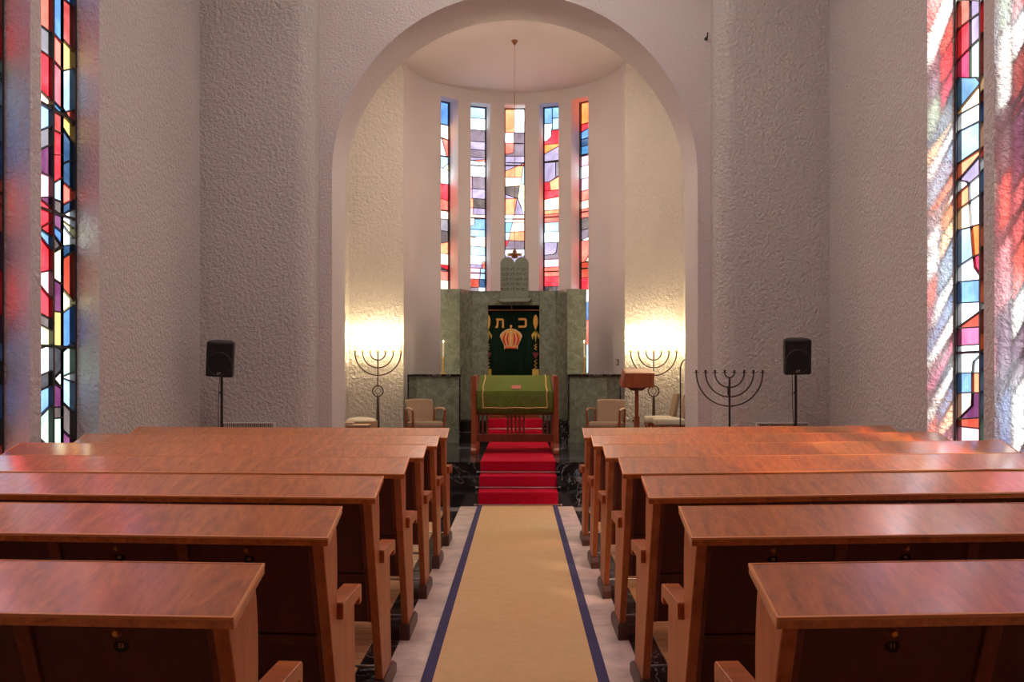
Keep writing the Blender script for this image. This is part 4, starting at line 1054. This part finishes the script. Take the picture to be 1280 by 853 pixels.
for px, lab in ((472.5, 'tall seven-armed menorah with lit lamps in the niche farther from the lectern'), (817.2, 'tall seven-armed menorah with lit lamps in the niche behind the lectern')):
    Y = 15.28
    x = (px - 649) * Y / 1200 + 0.05
    m_ = thing('menorah', lab, 'menorah', (x, Y, PZ), 'seven-armed menorahs')
    zt = 1.885
    B().tube([(x, Y, PZ + 0.03), (x, Y, PZ + 0.74)], [0.034, 0.020], 12).build('shaft', 'bronze_dark', m_, smooth=True)
    B().tube([(x, Y, 1.36), (x, Y, zt)], 0.011, 10).build('stem', 'bronze_dark', m_, smooth=True)
    B().lathe((x, Y, PZ), [(0.16, 0), (0.16, 0.015), (0.06, 0.035), (0.03, 0.05)], 20).build('base', 'bronze_dark', m_, smooth=True)
    for r in (0.122, 0.243, 0.365):
        B().tube(arm_path(x, Y, zt, r), 0.010, 8).build('arm', 'bronze_dark', m_, smooth=True)
    B().tube([(x + 0.085 * cos(2 * pi * i / 28), Y, 1.27 + 0.085 * sin(2 * pi * i / 28)) for i in range(29)], 0.010, 8).build('ring', 'bronze_dark', m_, smooth=True)
    sb = B()
    for rot in (pi / 2, -pi / 2):
        sb.tube([(x + 0.075 * cos(rot + 2 * pi * i / 3), Y, 1.27 + 0.075 * sin(rot + 2 * pi * i / 3)) for i in range(4)], 0.005, 6)
    sb.build('star', 'bronze_dark', m_)
    for i in range(7):
        ax = x + (i - 3) * 0.1217
        B().lathe((ax, Y, zt), [(0.010, 0), (0.030, 0.010), (0.034, 0.016), (0.012, 0.018), (0.012, 0.03)], 12).build('drip_cup', 'brass', m_, smooth=True)
        B().lathe((ax, Y, zt + 0.025), [(0.0105, 0), (0.0105, 0.165), (0.006, 0.168)], 10).build('candle_tube', 'wax', m_, smooth=True)
        B().lathe((ax, Y, zt + 0.193), [(0.006, 0), (0.013, 0.012), (0.011, 0.03), (0.001, 0.055)], 10).build('bulb', 'flame_warm', m_, smooth=True)
# eight-armed lamp stand
Y = 10.2
x = (912 - 649) * Y / 1200 + 0.05
m_ = thing('hanukkah_lamp', 'black iron eight-armed candle stand before the plaster wall beside the loudspeaker', 'candle stand', (x, Y, 0))
zt = 1.54
B().tube([(x, Y, 0.02), (x, Y, zt - 0.05)], 0.0115, 10).build('stem', 'iron', m_, smooth=True)
B().lathe((x, Y, 0), [(0.17, 0), (0.17, 0.012), (0.05, 0.03), (0.02, 0.06)], 20).build('base', 'iron', m_, smooth=True)
for r in (0.051, 0.155, 0.255, 0.353):
    B().tube(arm_path(x, Y, zt, r), 0.0075, 8).build('arm', 'iron', m_, smooth=True)
    for s in (-1, 1):
        B().lathe((x + s * r, Y, zt), [(0.008, -0.004), (0.033, 0.002), (0.033, 0.006), (0.010, 0.008), (0.012, 0.03), (0.009, 0.03)], 12).build('candle_cup', 'iron', m_, smooth=True)
B().tube([(x - 0.018, Y - 0.015, 1.30), (x - 0.018, Y - 0.015, 1.40)], 0.009, 8).build('servant_holder', 'iron', m_, smooth=True)

# ------------------------------------------------------------------ eternal light
X, Y = (643.3 - 649) * 14.6 / 1200 + 0.05, 14.6
e = thing('eternal_lamp', 'bronze hanging lamp on a long thin rod below the chancel ceiling', 'lamp', (X, Y, 3.3))
B().lathe((X, Y, CZ - 0.07), [(0.008, 0), (0.018, 0.012), (0.045, 0.05), (0.05, 0.07)], 16).build('ceiling_rose', 'bronze', e, smooth=True)
B().tube([(X, Y, 3.44), (X, Y, CZ - 0.06)], 0.0045, 6).build('hanging_rod', 'bronze', e)
B().lathe((X, Y, 3.30), [(0.02, 0), (0.05, 0.012), (0.05, 0.03), (0.065, 0.05), (0.06, 0.075), (0.035, 0.085), (0.035, 0.11), (0.022, 0.125), (0.022, 0.145), (0.006, 0.15)], 16).build('bowl', 'bronze', e, smooth=True)
B().tube([(X + 0.105 * cos(2 * pi * i / 24), Y + 0.105 * sin(2 * pi * i / 24), 3.36) for i in range(25)], 0.012, 6).build('ring', 'bronze', e, smooth=True)
for i in range(4):
    t_ = pi / 2 * i
    B().tube([(X + 0.05 * cos(t_), Y + 0.05 * sin(t_), 3.36), (X + 0.115 * cos(t_), Y + 0.115 * sin(t_), 3.36)], 0.010, 6).build('spoke', 'bronze', e)

# ------------------------------------------------------------------ loudspeakers on stands
def speaker(px, py, roll, yaw, lab, lab2):
    Y = 10.1
    x = (px - 649) * Y / 1200 + 0.05
    zc = 1.5 + (471 - py) * Y / 1200
    s_ = thing('loudspeaker', lab, 'loudspeaker', (x, Y, zc - 0.185), 'loudspeakers')
    M = Matrix.Translation((x, Y, zc)) @ Matrix.Rotation(radians(yaw), 4, 'Z') @ Matrix.Rotation(radians(roll), 4, 'Y') @ Matrix.Rotation(radians(8), 4, 'X')

    def pt(b, name, mat, parent=s_, **kw):
        return b.xform(lambda p: M @ p).build(name, mat, parent, **kw)
    h, w = 0.185, 0.138
    plan = [(-w, -0.10), (w, -0.10), (w, 0.0), (w * 0.62, 0.14), (-w * 0.62, 0.14), (-w, 0.0)]
    cab = pt(B().prism(plan, 2, -h, h), 'cabinet', 'black_plastic', bevel=0.018, seg=3)
    hb = B()
    o1 = [(-0.10, 0.06), (0.10, 0.06), (0.10, 0.155), (-0.10, 0.155)]
    i1 = [(-0.045, 0.09), (0.045, 0.09), (0.045, 0.13), (-0.045, 0.13)]
    hb.add([(a_, -0.106, c_) for a_, c_ in o1] + [(a_, -0.101, c_) for a_, c_ in i1], [(k, (k + 1) % 4, 4 + (k + 1) % 4, 4 + k) for k in range(4)])
    pt(hb, 'horn_flare', 'black_plastic')
    pt(B().box(-0.045, 0.045, -0.1025, -0.1015, 0.09, 0.13), 'horn_throat', 'black_grille')
    g_ = B().tube([(0, -0.100, -0.045), (0, -0.108, -0.045)], 0.118, 28)
    pt(g_, 'woofer_grille', 'black_grille', bevel=0.003)
    gr = B().tube([(0.121 * cos(2 * pi * i / 30), -0.104, -0.045 + 0.121 * sin(2 * pi * i / 30)) for i in range(31)], 0.007, 6)
    pt(gr, 'grille_ring', 'black_plastic', smooth=True)
    for sx in (-1, 1):
        pt(B().box(*sorted((sx * 0.108, sx * 0.122)), -0.1045, -0.101, 0.02, 0.15), 'bass_port', 'black_grille')
    bd = B().prism([(-0.022, -0.155), (-0.004, -0.155), (-0.007, -0.133), (-0.014, -0.128)], 1, -0.112, -0.107)
    bd.prism([(0.003, -0.155), (0.009, -0.155), (0.009, -0.146), (0.02, -0.142), (0.018, -0.130), (0.003, -0.130)], 1, -0.112, -0.107)
    pt(bd, 'badge', 'grey_mark', cab)
    st = thing('speaker_stand', lab2, 'stand', (x, Y + 0.02, 0), 'speaker stands')
    yb = Y + 0.02
    B().tube([(x, yb, 0.10), (x, yb, 0.85)], 0.019, 12).build('lower_tube', 'black_plastic', st, smooth=True)
    B().tube([(x, yb, 0.85), (x, yb, zc - 0.196)], 0.0145, 12).build('upper_tube', 'black_plastic', st, smooth=True)
    B().tube([(x, yb, 0.84), (x, yb, 0.90)], 0.026, 12).build('collar', 'black_plastic', st, smooth=True)
    B().tube([(x, yb, 0.87), (x + 0.05, yb - 0.01, 0.87)], 0.010, 8).build('knob', 'black_plastic', st, smooth=True)
    B().tube([(x, yb, 1.33), (x - 0.022, yb - 0.012, 1.33)], 0.012, 8).build('knob', 'black_plastic', st, smooth=True)
    for k in range(3):
        t_ = radians(90 + 120 * k + 15)
        B().tube([(x, yb, 0.55), (x + 0.30 * cos(t_), yb + 0.30 * sin(t_), 0.012)], 0.011, 8).build('leg', 'black_plastic', st, smooth=True)
        B().tube([(x, yb, 0.16), (x + 0.17 * cos(t_), yb + 0.17 * sin(t_), 0.24)], 0.007, 8).build('brace', 'black_plastic', st, smooth=True)
    cb = B().tube([(x - 0.03, yb + 0.03, zc - 0.15), (x - 0.035, yb - 0.005, 1.2), (x - 0.028, yb - 0.02, 1.0), (x - 0.04, yb, 0.7), (x - 0.05, yb + 0.03, 0.02)], 0.004, 6)
    tag(cb.build('speaker_cable', 'black_plastic'), 'black cable hanging behind the loudspeaker ' + lab.split('loudspeaker ')[1], 'cable', 'loudspeaker cables')


speaker(276.5, 448.5, 3.5, 8, 'black loudspeaker on the wall side with no candle stand', 'black tripod stand under the loudspeaker with no candle stand beside it')
speaker(995.5, 445.5, -1.0, -6, 'black loudspeaker near the iron candle stand', 'black tripod stand under the loudspeaker near the iron candle stand')

# ------------------------------------------------------------------ convector grilles under the front walls
for x0, x1, lab in ((-3.24, -2.68, 'white slatted heating grille behind the tripod stand, candle stand absent'), (2.70, 3.24, 'white slatted heating grille between iron candle stand and side wall')):
    h_ = thing('heating_grille', lab, 'heater', ((x0 + x1) / 2, 10.62, 0.0), 'heating grilles')
    B().box(x0, x1, 10.64, 10.70, 0.0, 0.979).build('backing', 'dark_gap', h_)
    for bx in ((x0 - 0.02, x1 + 0.02, 0.979, 0.99), (x0 - 0.02, x1 + 0.02, 0.0, 0.08)):
        B().box(bx[0], bx[1], 10.60, 10.70, bx[2], bx[3]).build('frame_rail', 'white_paint', h_, bevel=0.003)
    for x in (x0 - 0.02, x1):
        B().box(x, x + 0.02, 10.605, 10.70, 0.08, 0.979).build('frame_post', 'white_paint', h_)
    sl0 = None
    for k in range(26):
        if sl0 is None:
            sl0 = B().box(x0 + 0.004, x0 + 0.011, 10.61, 10.638, 0.08, 0.979).build('slat', 'white_paint', h_)
        else:
            q = sl0.copy(); COL.objects.link(q); q.parent = h_; q.location = (k * (x1 - x0) / 26, 0, 0)

# ------------------------------------------------------------------ armchairs
def armchair(x, y, rz, lab):
    a_ = thing('armchair', lab, 'chair', (x, y, PZ), 'tan armchairs before the marble screens')
    M = Matrix.Translation((x, y, PZ)) @ Matrix.Rotation(radians(rz), 4, 'Z')

    def pt(b, name, mat, **kw):
        return b.xform(lambda p: M @ p).build(name, mat, a_, **kw)
    # faces -y
    pt(B().prism([(-0.27, 0.25), (-0.285, 0.33), (-0.24, 0.385), (0.20, 0.365), (0.20, 0.25)], 0, -0.225, 0.225), 'seat_cushion', 'upholstery', bevel=0.03, seg=3, smooth=True)
    vs, fs = [], []
    for s_, (dy, k_) in enumerate(((0, 0), (0.09, 1))):
        for j in range(5):
            for i in range(7):
                u, v = i / 6 - 0.5, j / 4
                vs.append((u * (0.38 + 0.06 * v), 0.15 + dy + 0.13 * v + 0.05 * (1 - 4 * u * u) - 0.02, 0.34 + 0.365 * v - 0.012 * (2 * u) ** 2))
    q = lambda s, j, i: s * 35 + j * 7 + i
    for j in range(4):
        for i in range(6):
            fs += [(q(0, j, i), q(0, j, i + 1), q(0, j + 1, i + 1), q(0, j + 1, i)), (q(1, j, i), q(1, j + 1, i), q(1, j + 1, i + 1), q(1, j, i + 1))]
    for i in range(6):
        fs += [(q(0, 0, i), q(1, 0, i), q(1, 0, i + 1), q(0, 0, i + 1)), (q(0, 4, i), q(0, 4, i + 1), q(1, 4, i + 1), q(1, 4, i))]
    for j in range(4):
        fs += [(q(0, j, 0), q(0, j + 1, 0), q(1, j + 1, 0), q(1, j, 0)), (q(0, j, 6), q(1, j, 6), q(1, j + 1, 6), q(0, j + 1, 6))]
    pt(B().add(vs, fs), 'backrest', 'upholstery', bevel=0.02, seg=2, smooth=True)
    for s in (-1, 1):
        pt(B().tube([(s * 0.25, -0.26, 0.55), (s * 0.262, -0.12, 0.572), (s * 0.255, 0.06, 0.57), (s * 0.235, 0.22, 0.55)], [0.012, 0.016, 0.015, 0.012], 8), 'armrest', 'wood_pale', smooth=True)
        pt(B().tube([(s * 0.25, -0.245, 0.55), (s * 0.24, -0.235, 0.30), (s * 0.235, -0.25, 0.0)], [0.017, 0.02, 0.013], 8), 'leg', 'wood_table', smooth=True)
        pt(B().tube([(s * 0.235, 0.22, 0.56), (s * 0.225, 0.19, 0.30), (s * 0.225, 0.28, 0.0)], [0.015, 0.019, 0.013], 8), 'leg', 'wood_table', smooth=True)
    pt(B().box(-0.23, 0.23, -0.22, 0.18, 0.22, 0.255), 'seat_frame', 'wood_table')


armchair(-1.39, 14.55, 22, 'tan upholstered armchair with wooden arms, across the platform from the lectern')
armchair(1.37, 14.45, -18, 'tan upholstered armchair with wooden arms, beside the lectern')

# ------------------------------------------------------------------ lectern
x, y = 1.69, 13.4
l_ = thing('lectern', 'slim wooden lectern with slanted top box on a single post', 'lectern', (x, y, PZ))
top = [(-0.235, 1.345), (-0.175, 1.548), (0.235, 1.548), (0.215, 1.345)]
vs = [(x + px_, y + dy, z + dz) for dy, dz in ((-0.14, 0.0), (0.16, 0.07)) for px_, z in top]
B().add(vs, [(0, 1, 2, 3), (7, 6, 5, 4)] + [(i, (i + 1) % 4, 4 + (i + 1) % 4, 4 + i) for i in range(4)]).build('reading_box', 'wood_table', l_, bevel=0.006)
B().prism([(x - 0.13, 1.345), (x - 0.07, 1.305), (x + 0.07, 1.305), (x + 0.13, 1.345)], 1, y - 0.09, y + 0.09).build('bracket', 'wood_table_dark', l_, bevel=0.006)
B().box(x - 0.026, x + 0.026, y - 0.026, y + 0.026, 0.80, 1.31).build('post', 'wood_table', l_, bevel=0.004)
B().box(x - 0.037, x + 0.037, y - 0.037, y + 0.037, PZ + 0.04, 0.945).build('sleeve', 'wood_table', l_, bevel=0.004)
B().ball((x - 0.05, y, 0.885), 0.016, 8, 6).build('knob', 'wood_table_dark', l_, smooth=True)
B().box(x - 0.20, x + 0.20, y - 0.16, y + 0.16, PZ, PZ + 0.045).build('base', 'wood_table', l_, bevel=0.008)

# ------------------------------------------------------------------ small seats and things in the niches
def side_chair(x, y, lab):
    s_ = thing('side_chair', lab, 'chair', (x, y, PZ), 'cream chairs in the niche')
    B().box(x - 0.22, x + 0.22, y - 0.21, y + 0.21, PZ + 0.36, PZ + 0.455).build('seat', 'cushion_cream', s_, bevel=0.03, seg=3)
    B().box(x - 0.21, x + 0.21, y - 0.20, y + 0.20, PZ + 0.31, PZ + 0.36).build('seat_frame', 'wood_table', s_)
    B().prism([(x + 0.16, PZ + 0.45), (x + 0.23, PZ + 0.80), (x + 0.28, PZ + 0.80), (x + 0.22, PZ + 0.45)], 1, y - 0.19, y + 0.19).build('backrest', 'upholstery', s_, bevel=0.015)
    for sx in (-1, 1):
        for sy in (-1, 1):
            B().tube([(x + sx * 0.185, y + sy * 0.175, PZ + 0.32), (x + sx * 0.195, y + sy * 0.185, PZ)], [0.02, 0.014], 8).build('leg', 'wood_table', s_, smooth=True)


side_chair(2.20, 13.72, 'cream padded side chair in the niche, the one standing nearer the arch')
side_chair(2.17, 14.45, 'cream padded side chair in the niche, the one nearer the lit menorah')
x, y = -2.27, 14.1
s_ = thing('padded_stool', 'pale wooden stool with a plump cream cushion in the niche', 'stool', (x, y, PZ))
B().box(x - 0.21, x + 0.21, y - 0.20, y + 0.20, PZ + 0.30, PZ + 0.40).build('seat_frame', 'wood_pale', s_, bevel=0.006)
B().ball((x, y, PZ + 0.40), 0.225, 20, 10, (1, 0.95, 0.26)).build('cushion', 'cushion_cream', s_, smooth=True)
for sx in (-1, 1):
    for sy in (-1, 1):
        B().box(x + sx * 0.185 - 0.022, x + sx * 0.185 + 0.022, y + sy * 0.175 - 0.022, y + sy * 0.175 + 0.022, PZ, PZ + 0.30).build('leg', 'wood_pale', s_, bevel=0.003)
x, y = -2.25, 13.45
s_ = thing('low_table', 'small low wooden table before the cushioned stool', 'table', (x, y, PZ))
B().box(x - 0.20, x + 0.20, y - 0.16, y + 0.16, PZ + 0.355, PZ + 0.38).build('tabletop', 'wood_pale', s_, bevel=0.003)
B().box(x - 0.18, x + 0.18, y - 0.14, y + 0.14, PZ + 0.28, PZ + 0.355).build('apron', 'wood_table_dark', s_)
for sx in (-1, 1):
    for sy in (-1, 1):
        B().box(x + sx * 0.165 - 0.016, x + sx * 0.165 + 0.016, y + sy * 0.125 - 0.016, y + sy * 0.125 + 0.016, PZ, PZ + 0.28).build('leg', 'wood_pale', s_)
bk = thing('book', 'dark bound book lying on the small low table', 'book', (x - 0.12, y, PZ + 0.38))
B().box(x - 0.19, x - 0.02, y - 0.11, y + 0.11, PZ + 0.381, PZ + 0.387).build('cover', 'black_gloss', bk)
B().box(x - 0.188, x - 0.024, y - 0.107, y + 0.107, PZ + 0.387, PZ + 0.404).build('pages', 'cushion_cream', bk)
B().box(x - 0.19, x - 0.02, y - 0.11, y + 0.11, PZ + 0.404, PZ + 0.41).build('cover', 'wood_pale', bk)
# crooked rod
x, y = 2.15, 12.5
cr_ = thing('crook_stand', 'thin black metal stand with hooked top beside the arch', 'stand', (x, y, PZ))
pth = [(x, y, PZ + 0.02), (x, y, 1.60)] + [(x + 0.16 - 0.16 * cos(pi / 2 * i / 8), y, 1.60 + 0.16 * sin(pi / 2 * i / 8)) for i in range(1, 9)]
B().tube(pth, 0.009, 8).build('rod', 'iron', cr_, smooth=True)
B().lathe((x, y, PZ), [(0.13, 0), (0.13, 0.014), (0.02, 0.03)], 18).build('base', 'iron', cr_, smooth=True)
# flower pot
x, y = 2.02, 12.9
p_ = thing('potted_plant', 'small leafy plant in a red pot at the foot of the arch', 'plant', (x, y, PZ))
B().lathe((x, y, PZ), [(0.06, 0), (0.09, 0.17), (0.10, 0.17), (0.10, 0.21), (0.085, 0.21)], 16).build('pot', 'terracotta', p_, smooth=True)
for k in range(22):
    t_ = k * 2.4
    rr = 0.05 + 0.05 * ((k * 7) % 5) / 4
    zz = PZ + 0.24 + 0.13 * ((k * 3) % 7) / 6
    c_, s_ = cos(t_), sin(t_)
    B().add([(x + 0.02 * c_, y + 0.02 * s_, PZ + 0.2), (x + rr * c_ - 0.02 * s_, y + rr * s_ + 0.02 * c_, zz), (x + (rr + 0.04) * c_, y + (rr + 0.04) * s_, zz + 0.01), (x + rr * c_ + 0.02 * s_, y + rr * s_ - 0.02 * c_, zz), (x + rr * c_, y + rr * s_, zz + 0.012)],
            [(0, 1, 4), (1, 2, 4), (2, 3, 4), (3, 0, 4)]).build('leaf', 'leaf', p_)
# wall fittings
sw = thing('light_switch', 'small tan light switch on the apse wall near the lectern', 'switch', (1.69, 15.93, 1.72))
t_ = radians(75)
M = Matrix.Translation((XA + RA * sin(t_), YM + RA * cos(t_), 1.74)) @ Matrix.Rotation(-t_, 4, 'Z')
for nm, mt, bx in (('plate', 'switch_tan', (-0.04, 0.04, -0.02, 0.004, -0.05, 0.05)), ('rocker', 'white_paint', (-0.018, 0.018, -0.026, -0.02, -0.028, 0.028))):
    B().box(*bx).xform(lambda p: M @ p).build(nm, mt, sw, bevel=0.003)
so = thing('wall_socket', 'small white wall socket low in the niche beside the menorah', 'socket', (-1.98, 15.49, 0.66))
B().box(-2.02, -1.94, 15.487, 15.499, 0.63, 0.71).build('plate', 'white_paint', so, bevel=0.003)
B().tube([(-1.98, 15.488, 0.67), (-1.98, 15.482, 0.67)], 0.024, 14).build('insert', 'white_paint', so)
hk = thing('wall_hook', 'small dark metal hook high on the arch wall', 'hook', (2.20, 10.995, 5.37))
B().tube([(2.19, 11.0, 5.37), (2.19, 10.93, 5.365), (2.19, 10.90, 5.38), (2.19, 10.90, 5.41)], 0.008, 6).build('hook_bend', 'iron', hk)
B().tube([(2.19, 11.0, 5.37), (2.19, 10.985, 5.37)], 0.02, 10).build('rosette', 'iron', hk)

# ------------------------------------------------------------------ lamps that light the room; the nave ones are unseen additions
for k, (x, y) in enumerate(((-0.9, 4.4), (0.9, 4.4), (-0.9, 6.9), (0.9, 6.9), (-0.9, 9.4), (0.9, 9.4))):  # out-of-view lamps added to brighten the nave walls and pews
    c_ = thing('added_nave_lamp', 'added unseen round opal lamp filling the nave with light', 'lamp', (x, y, TOP), 'added fill lamps over the nave')
    B().lathe((x, y, TOP - 0.10), [(0.30, 0.0), (0.31, 0.02), (0.31, 0.10)], 28).build('lamp_rim', 'white_paint', c_, smooth=True)
    B().lathe((x, y, TOP - 0.14), [(0.05, 0.0), (0.18, 0.01), (0.27, 0.03), (0.29, 0.045)], 28).build('diffuser', 'added_lamp_diffuser', c_, smooth=True)
for s, lab in ((-1, 'hidden opal wall lamp behind the arch, across from the lectern'), (1, 'hidden opal wall lamp behind the arch, on the lectern side')):
    x, y, z = s * 2.35, 11.84, 4.9
    c_ = thing('wall_lamp', lab, 'lamp', (x, y, z), 'wall lamps behind the arch')
    B().box(x - 0.07, x + 0.07, y, y + 0.05, z - 0.15, z + 0.15).build('bracket', 'white_paint', c_, bevel=0.004)
    B().lathe((x, y + 0.12, z - 0.11), [(0.03, 0), (0.06, 0.03), (0.065, 0.11), (0.06, 0.19), (0.03, 0.22)], 18).build('shade', 'wall_lamp_opal', c_, smooth=True)

for s in (-1, 1):
    x, y = s * 1.1, 13.45
    c_ = thing('chancel_lamp', 'round opal ceiling lamp above the platform behind the arch', 'lamp', (x, y, CZ), 'ceiling lamps over the platform')
    B().lathe((x, y, CZ - 0.08), [(0.24, 0.0), (0.25, 0.02), (0.25, 0.08)], 24).build('lamp_rim', 'white_paint', c_, smooth=True)
    B().lathe((x, y, CZ - 0.12), [(0.05, 0.0), (0.15, 0.01), (0.21, 0.03), (0.23, 0.045)], 24).build('diffuser', 'chancel_diffuser', c_, smooth=True)
